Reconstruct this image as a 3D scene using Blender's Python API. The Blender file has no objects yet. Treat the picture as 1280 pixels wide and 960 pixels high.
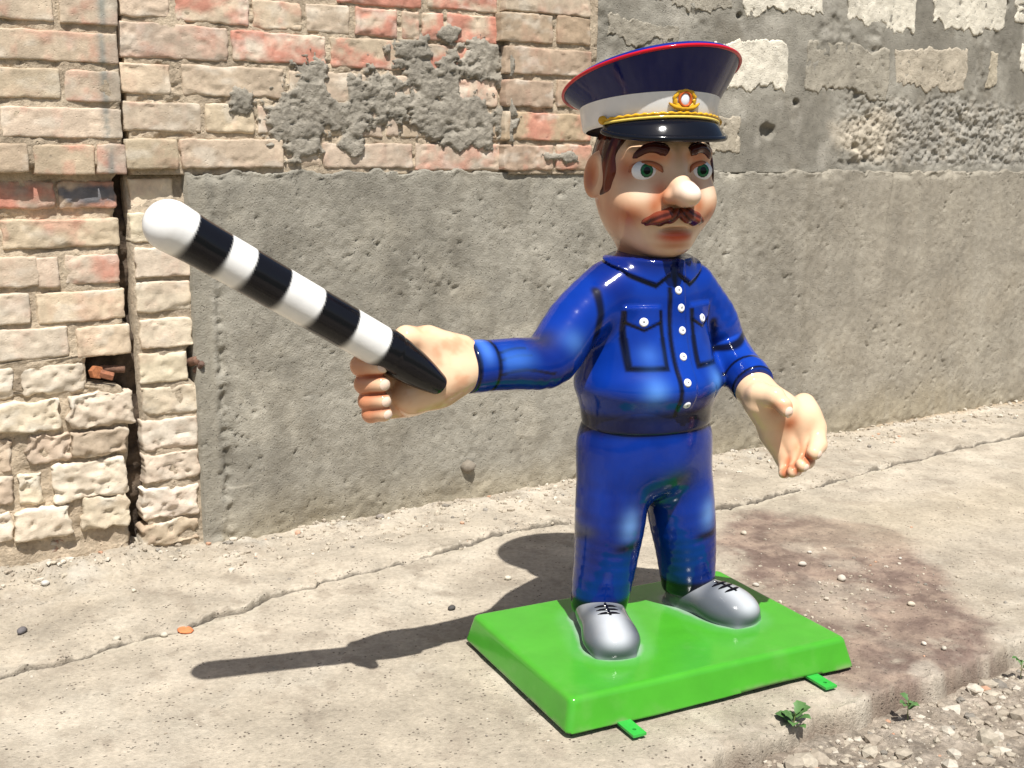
import bpy, bmesh, math, random
import numpy as np
from mathutils import Vector, Matrix
random.seed(7); RNG = np.random.default_rng(11)
sc = bpy.context.scene
COL = sc.collection

# ------------------------------------------------------------------ camera
F_PX = 1400.0; PITCH = math.atan(265/1400.0); CAM_H = 1.5
cam_d = bpy.data.cameras.new('camera'); cam = bpy.data.objects.new('camera', cam_d); COL.objects.link(cam)
cam.location = (0, 0, CAM_H); cam.rotation_euler = (math.pi/2 - PITCH, 0, 0)
cam_d.sensor_width = 36; cam_d.lens = 36*F_PX/1280; cam_d.clip_start = .05; cam_d.clip_end = 500
sc.camera = cam
# ------------------------------------------------------------------ sky, sun, exposure
SUN = Vector((.12, -.51, 1.0)).normalized()
elev = math.asin(SUN.z)
w = bpy.data.worlds.new('World'); sc.world = w; w.use_nodes = True
wn = w.node_tree.nodes; wl_ = w.node_tree.links
bg = wn['Background']; bg.inputs[1].default_value = .06
sky = wn.new('ShaderNodeTexSky'); sky.sky_type = 'NISHITA'; sky.sun_disc = False
sky.sun_elevation = elev; sky.sun_rotation = math.atan2(SUN.x, SUN.y); sky.dust_density = 2.0
wl_.new(sky.outputs[0], bg.inputs[0])
sd = bpy.data.lights.new('sun', 'SUN'); sd.energy = 4.9; sd.angle = math.radians(.55); sd.color = (1, .97, .925)
so = bpy.data.objects.new('sun', sd); COL.objects.link(so); so.rotation_euler = SUN.to_track_quat('Z', 'Y').to_euler()
so.location = (2, -4, 8)
sc.view_settings.view_transform = 'Standard'; sc.view_settings.look = 'None'
sc.view_settings.exposure = .52; sc.view_settings.gamma = 1.0
sc.cycles.max_bounces = 6

# ------------------------------------------------------------------ numpy noise
def _h(ix, iy, iz, seed):
    h = (ix.astype(np.int64)*374761393 + iy.astype(np.int64)*668265263 + iz.astype(np.int64)*2147483647 + seed*1274126177) & 0xffffffff
    h = ((h ^ (h >> 13))*1274126177) & 0xffffffff
    h = ((h ^ (h >> 16))*668265263) & 0xffffffff
    return ((h ^ (h >> 15)) & 0xffffff)/float(0xffffff)
def vn(x, y, z=None, seed=0):
    x = np.asarray(x, float); y = np.asarray(y, float)
    if z is None: z = np.zeros_like(x)
    fx, fy, fz = np.floor(x), np.floor(y), np.floor(z)
    tx, ty, tz = x-fx, y-fy, z-fz
    tx = tx*tx*(3-2*tx); ty = ty*ty*(3-2*ty); tz = tz*tz*(3-2*tz)
    r = 0
    for a in (0, 1):
        for b in (0, 1):
            for c in (0, 1):
                r = r + _h(fx+a, fy+b, fz+c, seed)*(tx if a else 1-tx)*(ty if b else 1-ty)*(tz if c else 1-tz)
    return r*2-1
def fbm(x, y, z=None, o=4, seed=0, g=.5):
    s = 0; a = 1.; f = 1.; t = 0
    for i in range(o):
        s = s + a*vn(np.asarray(x)*f, np.asarray(y)*f, None if z is None else np.asarray(z)*f, seed+i*17); t += a; a *= g; f *= 2.03
    return s/t
def ss(a, b, x):
    t = np.clip((x-a)/(b-a), 0, 1); return t*t*(3-2*t)
def mix(a, b, t):
    t = np.asarray(t)[..., None]; return np.asarray(a)*(1-t) + np.asarray(b)*t

# ------------------------------------------------------------------ materials
def nd(nt, t, **k):
    n = nt.nodes.new(t)
    for a, b in k.items():
        if hasattr(n, a): setattr(n, a, b)
        else: n.inputs[a].default_value = b
    return n
def material(name, col=None, rough=.9, var=.15, vscale=30, bump=.4, bdist=.004, bscale=120, pits=0, pitscale=90,
             coat=0, metallic=0, spec=.5, speck=None, sss=0, vscale2=None, trans=0):
    m = bpy.data.materials.new(name); m.use_nodes = True; nt = m.node_tree; L = nt.links
    b = nt.nodes['Principled BSDF']
    b.inputs['Roughness'].default_value = rough; b.inputs['Metallic'].default_value = metallic
    b.inputs['Specular IOR Level'].default_value = spec; b.inputs['Coat Weight'].default_value = coat; b.inputs['Coat Roughness'].default_value = .04
    geo = nd(nt, 'ShaderNodeNewGeometry')
    if col is None:
        a = nd(nt, 'ShaderNodeVertexColor', layer_name='Col'); src = a.outputs[0]
    else:
        a = nd(nt, 'ShaderNodeRGB'); a.outputs[0].default_value = (*col, 1); src = a.outputs[0]
    def noise(sc_, det=6, r=.6):
        n = nd(nt, 'ShaderNodeTexNoise'); n.inputs['Scale'].default_value = sc_; n.inputs['Detail'].default_value = det
        n.inputs['Roughness'].default_value = r; L.new(geo.outputs['Position'], n.inputs['Vector']); return n.outputs[0]
    def mr(s, a0, a1, b0, b1):
        n = nd(nt, 'ShaderNodeMapRange'); L.new(s, n.inputs[0])
        for i, v in enumerate((a0, a1, b0, b1)): n.inputs[i+1].default_value = v
        return n.outputs[0]
    def mul(c, f):
        n = nd(nt, 'ShaderNodeMix', data_type='RGBA', blend_type='MULTIPLY'); n.inputs[0].default_value = 1
        L.new(c, n.inputs[6]); cb = nd(nt, 'ShaderNodeCombineColor')
        for i in range(3): L.new(f, cb.inputs[i])
        L.new(cb.outputs[0], n.inputs[7]); return n.outputs[2]
    if var:
        src = mul(src, mr(noise(vscale), .3, .7, 1-var, 1+var))
        if vscale2: src = mul(src, mr(noise(vscale2, 3), .35, .65, 1-var*.8, 1+var*.8))
    if speck:      # (scale, threshold, colour)
        v = nd(nt, 'ShaderNodeTexVoronoi'); v.inputs['Scale'].default_value = speck[0]; L.new(geo.outputs['Position'], v.inputs['Vector'])
        f = mr(v.outputs['Distance'], speck[1], speck[1]*.75, 0, 1)
        gate = mr(noise(speck[0]*.33, 2), .5, .58, 0, 1)
        mm = nd(nt, 'ShaderNodeMath', operation='MULTIPLY'); L.new(f, mm.inputs[0]); L.new(gate, mm.inputs[1])
        n = nd(nt, 'ShaderNodeMix', data_type='RGBA'); L.new(mm.outputs[0], n.inputs[0]); L.new(src, n.inputs[6])
        n.inputs[7].default_value = (*speck[2], 1); src = n.outputs[2]
    L.new(src, b.inputs['Base Color'])
    if bump:
        h = noise(bscale, 8, .65)
        if pits:
            v = nd(nt, 'ShaderNodeTexVoronoi'); v.inputs['Scale'].default_value = pitscale; L.new(geo.outputs['Position'], v.inputs['Vector'])
            p = mr(v.outputs['Distance'], .12, .3, 0, 1)
            gate = mr(noise(pitscale*.4, 2), .55, .62, 0, 1)
            inv = nd(nt, 'ShaderNodeMath', operation='SUBTRACT'); inv.inputs[0].default_value = 1; L.new(p, inv.inputs[1])
            q = nd(nt, 'ShaderNodeMath', operation='MULTIPLY'); L.new(inv.outputs[0], q.inputs[0]); L.new(gate, q.inputs[1])
            q2 = nd(nt, 'ShaderNodeMath', operation='MULTIPLY'); L.new(q.outputs[0], q2.inputs[0]); q2.inputs[1].default_value = pits
            r = nd(nt, 'ShaderNodeMath', operation='SUBTRACT'); L.new(h, r.inputs[0]); L.new(q2.outputs[0], r.inputs[1]); h = r.outputs[0]
        bp = nd(nt, 'ShaderNodeBump'); bp.inputs['Strength'].default_value = bump; bp.inputs['Distance'].default_value = bdist
        L.new(h, bp.inputs['Height']); L.new(bp.outputs[0], b.inputs['Normal'])
        if coat: L.new(bp.outputs[0], b.inputs['Coat Normal'])
    return m
M = {}
M['brick'] = material('brick_clay', rough=.93, var=.12, vscale=50, vscale2=8, bump=.55, bdist=.004, bscale=150, pits=.5, pitscale=80, spec=.15)
M['mortar'] = material('wall_mortar', rough=.95, var=.22, vscale=60, vscale2=8, bump=.9, bdist=.010, bscale=60, pits=.5, pitscale=70, spec=.15)
M['plaster'] = material('cement_plaster', rough=.93, var=.13, vscale=24, vscale2=3.1, bump=.95, bdist=.006, bscale=130, pits=1.1, pitscale=85, spec=.15, speck=(70, .20, (.10, .09, .075)))
M['slab'] = material('concrete_slab', rough=.93, var=.16, vscale=55, vscale2=5, bump=.95, bdist=.007, bscale=130, pits=1.0, pitscale=75, spec=.15, speck=(52, .22, (.11, .09, .07)))
M['gravel'] = material('gravel_soil', rough=.95, var=.35, vscale=50, vscale2=6, bump=1, bdist=.02, bscale=45, spec=.15)
M['stone'] = material('stone', rough=.9, var=.2, vscale=60, bump=.6, bdist=.003, bscale=140, spec=.25)
M['paint'] = material('glossy_fibreglass_paint', rough=.10, var=.05, vscale=14, bump=.08, bdist=.006, bscale=14, coat=0, spec=.30)
M['green'] = material('green_gloss_paint', rough=.16, var=.07, vscale=9, bump=.10, bdist=.006, bscale=12, coat=0, spec=.5)
M['metal'] = material('green_painted_steel', col=(.03, .36, .045), rough=.4, var=.1, bump=.1, coat=.3)
M['rust'] = material('rusty_iron', rough=.85, var=.35, vscale=60, bump=.8, bdist=.003, bscale=120)
M['leaf'] = material('seedling_leaf', rough=.55, var=.15, vscale=80, bump=.2, bdist=.001, bscale=200)

# ------------------------------------------------------------------ object helpers
def mesh_obj(name, V, Fc, mat, parent=None, cols=None, smooth=True, loc=None):
    me = bpy.data.meshes.new(name)
    V = np.asarray(V, float)
    me.from_pydata(V.tolist() if len(V) < 2000 else V, [], Fc if isinstance(Fc, list) else Fc.tolist())
    if cols is not None:
        ca = me.color_attributes.new('Col', 'FLOAT_COLOR', 'POINT')
        c = np.ones((len(V), 4), np.float32); c[:, :3] = np.clip(cols, 0, 1); ca.data.foreach_set('color', c.ravel())
    if smooth: me.polygons.foreach_set('use_smooth', np.ones(len(me.polygons), bool))
    me.materials.append(mat); me.update()
    o = bpy.data.objects.new(name, me); COL.objects.link(o)
    if parent: o.parent = parent
    if loc is not None: o.location = loc
    return o
def thing(name, label, cat, loc=(0, 0, 0), rz=0, group=None):
    o = bpy.data.objects.new(name, None); COL.objects.link(o); o.location = loc; o.rotation_euler = (0, 0, rz)
    o.empty_display_size = .1; o['label'] = label; o['category'] = cat
    if group: o['group'] = group
    return o
def tag(o, label, cat, group=None):
    o['label'] = label; o['category'] = cat
    if group: o['group'] = group
    return o

# ---- pixel of the photograph -> direction, used only to measure real positions
CP, SP = math.cos(PITCH), math.sin(PITCH)
def ray(x, y):
    a = (x-640)/F_PX; b = (y-480)/F_PX; return (a, CP-b*SP, -SP-b*CP)
def ground_pt(x, y, z=0):
    r = ray(x, y); t = (z-CAM_H)/r[2]; return (r[0]*t, r[1]*t, z)
# wall frame: u along the wall, z up, 'off' towards the street
W0 = (-1.2147, 4.394); WA = math.atan2(.5368, .8437); WD = (math.cos(WA), math.sin(WA)); WN = (math.sin(WA), -math.cos(WA))
def wpt(x, y, off=0):
    r = ray(x, y); c = -W0[0]*WN[0]-W0[1]*WN[1]; k = r[0]*WN[0]+r[1]*WN[1]; t = (off-c)/k
    px, py = r[0]*t-W0[0], r[1]*t-W0[1]
    return px*WD[0]+py*WD[1], CAM_H+r[2]*t
def uv2w(u, v, z=0): return (W0[0]+u*WD[0]+v*WN[0], W0[1]+u*WD[1]+v*WN[1], z)
def g2uv(x, y, z=0):
    p = ground_pt(x, y, z); q = (p[0]-W0[0], p[1]-W0[1]); return q[0]*WD[0]+q[1]*WD[1], q[0]*WN[0]+q[1]*WN[1]

# ================================================================== SETTING
def grid_faces(nu, nv, flip=False):
    i = np.arange(nu-1)[:, None]; j = np.arange(nv-1)[None, :]; a = i*nv+j
    q = np.stack([a, a+nv, a+nv+1, a+1], -1).reshape(-1, 4); return q[:, ::-1] if flip else q
# ---- ground: one sheet from the wall to the broken slab edge, apron and pavement joined at a crack
CR = np.array([(-2.5, .95), (-.946, .883), (-.555, .822), (-.366, .812), (-.063, .73), (.181, .653), (.411, .65), (.755, .597), (1.109, .52), (1.402, .577), (2.107, .746), (2.763, .742), (3.442, .671), (3.957, .632), (4.55, .627), (9, .65)])
def crack_v(u): return np.interp(u, CR[:, 0], CR[:, 1])+.018*fbm(u*7, u*0, seed=2)+.022*fbm(u*20, u*0+3, seed=3, o=6, g=.65)
def edge_v(u): return 2.352+.02*fbm(u*2.5, u*0, seed=5)+.016*fbm(u*11, u*0, seed=6)
ug = np.concatenate([np.arange(-3.2, -1.2, .05), np.arange(-1.2, 3.2, .0095), np.arange(3.2, 6.4, .02), np.arange(6.4, 14, .15)])
ra = np.linspace(0, 1, 62); rb = np.array([-.030, -.020, -.013, -.008, -.0055, -.0040, -.0028, -.0016, -.0006, .0006, .0016, .0028, .0040, .0055, .008, .013, .021]); rc = np.linspace(0, 1, 150)**1.0
rd = np.linspace(-.058, .045, 20)
U = []; VV = []
cv, ev = crack_v(ug), edge_v(ug)
rows = [(-.45+(cv-.036+.45)*t) for t in ra]+[cv+s for s in rb]+[cv+.034+(ev-.064-cv-.034)*t for t in rc]+[ev+s for s in rd]
kind = [0]*len(ra)+[1]*len(rb)+[2]*len(rc)+[3]*len(rd)
VVg = np.array(rows).T; UUg = np.repeat(ug[:, None], VVg.shape[1], 1)
s_cr = VVg-cv[:, None]; s_ed = VVg-ev[:, None]
n1 = fbm(UUg*1.3, VVg*1.3, seed=10); n2 = fbm(UUg*9, VVg*9, seed=11, o=5); n3 = fbm(UUg*38, VVg*38, seed=12, o=3)
Z = .008*n1+.0035*n2+.0012*n3
apron = ss(.004, -.006, s_cr); rub = ss(.40, .05, VVg+.12*n1)
Z += apron*(.012+.010*n2+.006*fbm(UUg*4, VVg*4, seed=14)*1.0) + apron*rub*(.014*fbm(UUg*14, VVg*14, seed=15, o=5)+.006*n3)
Z += .034*ss(-.05, -.003, s_cr)*apron*fbm(UUg*17, VVg*17, seed=19, o=5, g=.6)*ss(.0, .3, fbm(UUg*1.7, UUg*0, seed=18)+.35)
cw = .0010+.0030*np.clip(fbm(ug*3, ug*0, seed=16)+.5, 0, 1)[:, None]
Z -= .045*np.exp(-(s_cr/cw)**2)
heap = ss(-.10, -.45, UUg)*ss(.30, .0, VVg); Z += heap*(.055+.03*fbm(UUg*10, VVg*10, seed=17, o=5))
edge_drop = ss(-.008, .014, s_ed+.030*fbm(UUg*9, VVg*9, seed=20, o=6, g=.6)); Z -= .105*edge_drop; Z += ss(-.09, -.01, s_ed)*(.020*fbm(UUg*16, VVg*16, seed=21, o=5)-.008)
# secondary cracks, chips
def px_uv(l): return [g2uv(*p) for p in l]
def seg2(u, v, pts):
    d = 9; pts = np.array(pts)
    for a, b in zip(pts[:-1], pts[1:]):
        e = b-a; h = np.clip(((u-a[0])*e[0]+(v-a[1])*e[1])/(e@e), 0, 1); d = np.minimum(d, np.hypot(u-a[0]-h*e[0], v-a[1]-h*e[1]))
    return d
c2 = seg2(UUg+.01*n3, VVg+.012*n2, px_uv([(905, 632), (922, 638), (932, 648)])); c3 = seg2(UUg+.012*n2, VVg+.014*n2, px_uv([(1190, 728), (1225, 748), (1262, 768)]))
Z -= .010*np.exp(-(c2/.006)**2)+.007*np.exp(-(c3/.006)**2)
base = mix((.385, .335, .26), (.44, .385, .305), ss(-.4, .4, n1)); base = mix(base, (.31, .265, .205), .55*ss(.1, .6, fbm(UUg*3, VVg*3, seed=24)))
base = mix(base, (.49, .44, .355), .5*ss(.15, .6, fbm(UUg*6, VVg*6, seed=26)))
base = mix(base, (.34, .30, .24), .5*apron*ss(-.2, .5, fbm(UUg*5, VVg*5, seed=27)))
base = mix(base, (.50, .46, .39), .6*apron*rub*ss(-.1, .4, n2))
base = mix(base, (.46, .41, .32), .7*ss(.05, .01, s_cr)*ss(0, .01, s_cr)*ss(.0, .4, fbm(UUg*2.2, UUg*0, seed=18)+.2))
base = mix(base, (.09, .075, .06), .95*np.exp(-(s_cr/(cw*1.5))**2))
base = base*(1+.10*fbm(UUg*22, VVg*22, seed=47, o=4, g=.65)-.02)[..., None]; base = mix(base, (.29, .245, .19), .55*ss(.22, .45, fbm(UUg*13, VVg*9, seed=48, o=4)))
st = 0
for (px, py, a, b, k) in ((1000, 690, .60, .24, 1.), (1080, 760, .62, .30, 1.), (960, 655, .4, .14, .8), (1150, 825, .42, .16, .85), (1110, 690, .62, .16, .85), (1020, 800, .3, .2, .9)):
    cu, cvv = g2uv(px, py); st = np.maximum(st, k*ss(1.15, .55, np.hypot((UUg-cu)/a, (VVg-cvv)/b)+.35*fbm(UUg*4, VVg*4, seed=30)+.18*n2))
STP = np.array(px_uv([(903, 640), (960, 634), (1040, 648), (1120, 668), (1165, 715), (1262, 785), (1290, 830), (1130, 862), (1060, 868), (960, 760), (896, 700)]))
wu, wv = UUg+.22*fbm(UUg*3, VVg*3, seed=36, o=5)+.03*n2, VVg+.13*fbm(UUg*3, VVg*3, seed=37, o=5)+.02*n2
ins = np.zeros(UUg.shape, bool)
for i in range(len(STP)):
    (xa, ya), (xb, yb) = STP[i], STP[i-1]; ins ^= ((ya > wv) != (yb > wv)) & (wu < (xb-xa)*(wv-ya)/((yb-ya) or 1e-9)+xa)
sdist = seg2(wu, wv, np.vstack([STP, STP[:1]])); sdist = np.where(ins, -sdist, sdist)
stn = ss(.09, -.08, sdist+.07*fbm(UUg*8, VVg*8, seed=49, o=6, g=.7))*(1-.40*ss(.12, .45, fbm(UUg*4.5, VVg*4.5, seed=38, o=5)))
base = mix(base, mix((.145, .098, .08), (.29, .215, .165), ss(-.3, .45, fbm(UUg*13, VVg*13, seed=33, o=6, g=.65)+.3*fbm(UUg*3, VVg*3, seed=39))), .92*stn*ss(-.75, -.1, n2+.2+.35*n3))
lite = g2uv(1200, 640); base = mix(base, (.39, .33, .24), .5*ss(1.1, .3, np.hypot((UUg-lite[0])/1.3, (VVg-lite[1])/.4)+.3*n1))
base = mix(base, (.47, .42, .34), .6*ss(-.14, -.03, s_ed+.08*n1+.05*n2)*ss(-.2, .3, n2)); base = mix(base, (.20, .155, .12), .9*ss(.1, .6, edge_drop)*ss(.5, -.4, n2))
base = mix(base, (.40, .27, .14), .55*ss(.10, .0, VVg)*ss(3.4, 4.2, UUg))
Pw = np.stack([W0[0]+UUg*WD[0]+VVg*WN[0], W0[1]+UUg*WD[1]+VVg*WN[1], Z], -1).reshape(-1, 3)
pav = mesh_obj('pavement', Pw, grid_faces(*UUg.shape, flip=True), M['slab'], cols=base.reshape(-1, 3)); pav['kind'] = 'structure'
def pav_z(u, v):     # height lookup of the sheet at (u, v)
    i = int(np.argmin(np.abs(ug-u))); j = int(np.argmin(np.abs(VVg[i]-v))); return Z[i, j]
# ---- gravelly soil in front of the slab and open ground to the horizon
gu = np.concatenate([np.linspace(-60, -2.6, 20), np.arange(-2.5, 3.6, .016), np.linspace(3.65, 6, 60), np.linspace(6.3, 70, 30)])
gv = np.concatenate([np.arange(2.31, 3.3, .014), np.linspace(3.32, 7, 60), np.linspace(7.5, 90, 30)])
GU, GV = np.meshgrid(gu, gv, indexing='ij'); g1 = fbm(GU*2, GV*2, seed=40); g2 = fbm(GU*14, GV*14, seed=41, o=5); g3 = fbm(GU*55, GV*55, seed=42, o=2)
GZ = -.085+.018*g1+.016*g2+.006*g3; GZ = np.where(GV > 7, -.09, GZ)
gc = mix((.27, .225, .175), (.38, .325, .26), ss(-.4, .5, g2)); gc = mix(gc, (.19, .15, .115), .7*ss(.1, .5, g1+.3*g3))
gc = mix(gc, (.045, .060, .025), ss(4.6, 6.5, GV+g1))  # unseen far ground toned dark green to deepen reflections in the statue
gp = np.stack([W0[0]+GU*WD[0]+GV*WN[0], W0[1]+GU*WD[1]+GV*WN[1], GZ], -1).reshape(-1, 3)
go = mesh_obj('ground', gp, grid_faces(*GU.shape, flip=True), M['gravel'], cols=gc.reshape(-1, 3)); go['kind'] = 'structure'
bu = np.linspace(-60, 70, 14); bv = np.linspace(-60, 2.31, 8); BU, BV = np.meshgrid(bu, bv, indexing='ij')
bp_ = np.stack([W0[0]+BU*WD[0]+BV*WN[0], W0[1]+BU*WD[1]+BV*WN[1], np.full_like(BU, -.15)], -1).reshape(-1, 3)
g_ = mesh_obj('ground', bp_, grid_faces(*BU.shape, flip=True), M['gravel'], cols=np.tile(V3_ := np.array((.2, .17, .13)), (BU.size, 1))); g_['kind'] = 'structure'

# ---- walls
def wall_thing(name, label, cat='wall'): return thing(name, label, cat, (W0[0], W0[1], 0), WA)
def sheet(name, u0, u1, z0, z1, res, off, colr, parent, mat, kind=None, depth=.12, topj=0):
    uu = np.arange(u0, u1+res*.5, res); zz = np.arange(z0, z1+res*.5, res); uu[-1] = u1; zz[-1] = z1
    Uu, Zz = np.meshgrid(uu, zz, indexing='ij'); O = off(Uu, Zz); C = colr(Uu, Zz)
    if topj: Zz = Zz+topj*(fbm(Uu*13, Uu*0, seed=97, o=5, g=.65)-.25)*ss(z1-.05, z1, Zz)
    P = np.stack([Uu, -O, Zz], -1)
    # turn the border back into the wall so that the sheet has thickness
    P = np.pad(P, ((1, 1), (1, 1), (0, 0)), mode='edge'); C = np.pad(C, ((1, 1), (1, 1), (0, 0)), mode='edge')
    P[0, :, 1] = P[-1, :, 1] = depth; P[:, 0, 1] = P[:, -1, 1] = depth
    o = mesh_obj(name, P.reshape(-1, 3), grid_faces(P.shape[0], P.shape[1]), mat, parent, C.reshape(-1, 3))
    if kind: o['kind'] = kind
    return o
bw = wall_thing('brick_wall', 'worn pale brick wall with a long vertical crack and smeared grey mortar at the left')
cb = wall_thing('concrete_plinth_wall', 'long low grey cast concrete wall base behind the statue')
pw = wall_thing('block_wall', 'patchy cement plastered wall of pale blocks at upper right')
# brick: (x0, x1, ytop, ybottom) in photograph pixels at its middle; offset from the wall face
BEIGE = (.575, .468, .352); PALE = (.64, .55, .43); RED = (.52, .23, .165); GREY = (.17, .165, .17); TAN = (.50, .405, .30)
nb = [0]
def brick(u0, u1, z0, z1, off, tint=BEIGE, red=.12, rough=.25, chip=.3, stripe=0, parent=None, name='brick', grey=0, outl=.004):
    nb[0] += 1; sd = nb[0]*13; parent = parent or bw
    w_, h_ = u1-u0, z1-z0; nx = max(10, min(60, int(w_/.0075))); nz = max(8, min(22, int(h_/.0065)))
    a = np.linspace(0, 1, nx); b = np.linspace(0, 1, nz); a = .5-.5*np.cos(a*math.pi)*.35-.5*.65*(1-2*a); b = .5-.5*np.cos(b*math.pi)*.4-.5*.6*(1-2*b)
    A, B = np.meshgrid(a, b, indexing='ij'); du, dz = A*w_, B*h_
    r = .005+.007*rough; ex = np.minimum(du, w_-du); ez = np.minimum(dz, h_-dz)
    # rounded corners: pull in the outline
    cr = r*1.1; cx = np.clip(1-ex/cr, 0, 1); cz = np.clip(1-ez/cr, 0, 1); e = np.sqrt(cx*cx+cz*cz)
    rec = r*.38*(1-np.sqrt(np.clip(1-np.minimum(e, 1)**2, 0, 1)))+np.where(e > 1, (e-1)*r, 0)
    n = fbm(du*26+sd, dz*30, seed=sd, o=5, g=.6); nl = fbm(du*6+sd, dz*9, seed=sd+1); rg = 1-2*np.abs(fbm(du*9+sd, dz*13, seed=sd+9, o=4, g=.55))
    ch = ss(.12, .45, nl+.5*np.clip(1-np.minimum(ex, ez)/.03, 0, 1)*chip-.15)*chip
    O = off-rec+(.0016+.0045*rough)*n+(.002+.004*rough)*nl+.007*max(0, rough-.35)*(rg-.6)-.016*ch-.006*ss(.25, .5, fbm(du*34+sd, dz*34, seed=sd+8, o=2))*(.3+rough)+RNG.uniform(-.003, .003)
    ju = outl*(1+2*rough)*fbm(dz*24+sd, A*3, seed=sd+2, o=5, g=.6); jz = outl*(1+2*rough)*fbm(du*18+sd, B*3, seed=sd+3, o=5, g=.6)
    sgn = lambda t: np.clip((t-.5)*2, -1, 1)
    pu = u0+du+ju*np.abs(sgn(A))-np.sign(A-.5)*ss(.6, 1.4, e)*r*.3; pz = z0+dz+jz*np.abs(sgn(B))-np.sign(B-.5)*ss(.6, 1.4, e)*r*.3
    c = mix(tint, np.array(tint)*.84, ss(-.3, .5, fbm(du*9+sd, dz*12, seed=sd+4))); tv = RNG.uniform(.86, 1.08); c = c*tv*np.array([1, RNG.uniform(.97, 1.01), RNG.uniform(.93, 1.03)])
    c = mix(c, np.array(RED)*1.1, .45*min(1, red*2)*ss(.15, .5, vn(du*26+sd, dz*2, seed=sd+15))*ss(-.2, .3, n))
    c = mix(c, RED, np.clip(red*1.5, 0, .95)*ss(.28-.9*red, .75-.8*red, fbm(du*6+sd, dz*9, seed=sd+5)+.30*n))
    c = mix(c, (.70, .65, .55), .7*ss(.12, .5, fbm(du*11+sd, dz*18, seed=sd+6))*(.4+rough*.3))
    c = mix(c, np.array(tint)*.62, .5*ch)
    if grey: c = mix(c, GREY, grey*ss(-.25, .15, .30-np.abs(B-.55)+.5*n-.3*np.abs(A-.5)))
    if stripe: c = mix(c, (.20, .22, .20), .8*np.exp(-((w_-du-.055)/.016)**2)*ss(-.5, .2, n+.2)); c = mix(c, (.34, .30, .24), .6*ss(.05, .02, w_-du))
    cu, cz0 = (u0+u1)/2, (z0+z1)/2
    P = np.stack([pu-cu, -(O-off), pz-cz0], -1); P = np.pad(P, ((1, 1), (1, 1), (0, 0)), mode='edge'); c = np.pad(c, ((1, 1), (1, 1), (0, 0)), mode='edge')
    P[0, :, 1] = P[-1, :, 1] = .09; P[:, 0, 1] = P[:, -1, 1] = .09
    return mesh_obj(name, P.reshape(-1, 3), grid_faces(P.shape[0], P.shape[1]), M['brick'], parent, c.reshape(-1, 3), loc=(cu, -off, cz0))
def bricks(lst, off, **kw):
    for it in lst:
        x0, x1, y0, y1 = it[:4]; k = dict(kw); k.update(it[4] if len(it) > 4 else {}); o_ = k.pop('off', off); xm = (x0+x1)/2
        uu0, _ = wpt(x0, (y0+y1)/2, o_); uu1, _ = wpt(x1, (y0+y1)/2, o_); _, z1 = wpt(xm, y0, o_); _, z0 = wpt(xm, y1, o_)
        brick(uu0, uu1, z0, z1, o_, **k)
R_ = dict
# left part of the wall, proud of the crack, from the top course down
bricks([(-75, -6, -50, -14), (2, 66, -48, -14), (74, 146, -46, -13),
        (-80, -20, -14, 20), (-10, 66, -10, 25, R_(red=.35)), (74, 147, -8, 31, R_(red=.45, stripe=1)),
        (-90, -22, 32, 70), (-14, 147, 38, 76, R_(red=.25, stripe=1)), (-125, -44, 78, 116), (-36, 75, 84, 122), (81, 151, 88, 128, R_(red=.3, stripe=1)),
        (-90, -6, 128, 166), (1, 153, 134, 172, R_(red=.2, stripe=1)), (-110, -38, 176, 213), (-30, 36, 179, 216, R_(tint=TAN, red=.05)),
        (43, 119, 181, 218, R_(tint=TAN, red=.4)), (122, 158, 180, 218, R_(red=.6, stripe=.6))], .035, rough=.12, chip=.15)
bricks([(-90, -24, 226, 262), (-18, 69, 226, 262, R_(red=.65, rough=.6, chip=.6)), (72, 145, 226, 261, R_(red=.5, grey=1, rough=.6, chip=.5))], -.015)
bricks([(-80, -2, 276, 311), (3, 150, 274, 310, R_(red=.3, chip=.5)), (-90, -26, 322, 361), (-20, 48, 321, 360), (45.5, 75, 321, 359), (82, 150, 318, 355, R_(red=.45, chip=.5)),
        (-90, -26, 368, 408), (-20, 38, 367, 407, R_(tint=PALE)), (46, 157, 364, 402), (-120, -26, 412, 452), (-20, 86, 411, 450, R_(tint=PALE)), (96, 164, 407, 445, R_(chip=.4))], .02, rough=.3)
bricks([(-110, -26, 460, 499), (-20, 18, 460, 499), (27, 107, 457, 493, R_(rough=.8)), (-110, -26, 506, 546), (-20, 76, 503, 541, R_(rough=1.1, off=.03)), (85, 168, 491, 534, R_(rough=1.3, off=.03)),
        (88, 163, 537, 571, R_(rough=1.5, off=.03, tint=TAN)), (33, 88, 543, 579, R_(rough=1.6, off=.02, tint=TAN)), (-14, 17, 552, 592, R_(rough=1.4, tint=TAN)), (-110, -20, 552, 590),
        (22, 55, 592, 631, R_(rough=1.0)), (66, 159, 577, 624, R_(rough=1.2, off=.03)), (-22, 17, 596, 634, R_(rough=1.4, tint=TAN)), (-110, -28, 598, 638),
        (20, 90, 635, 675, R_(rough=1.2, off=.03)), (101, 162, 621, 660, R_(rough=1.4, off=.025)), (-22, 16, 642, 682, R_(rough=1.2)), (-110, -28, 646, 684),
        (-10, 80, 681, 712, R_(rough=1.8, red=.5, tint=(.30, .24, .18), off=0)), (88, 164, 664, 694, R_(rough=1.5, tint=(.30, .24, .17), off=-.02)), (-110, -16, 690, 724)], .02, rough=.7, tint=PALE, red=.03, chip=.7, outl=.005)
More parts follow.
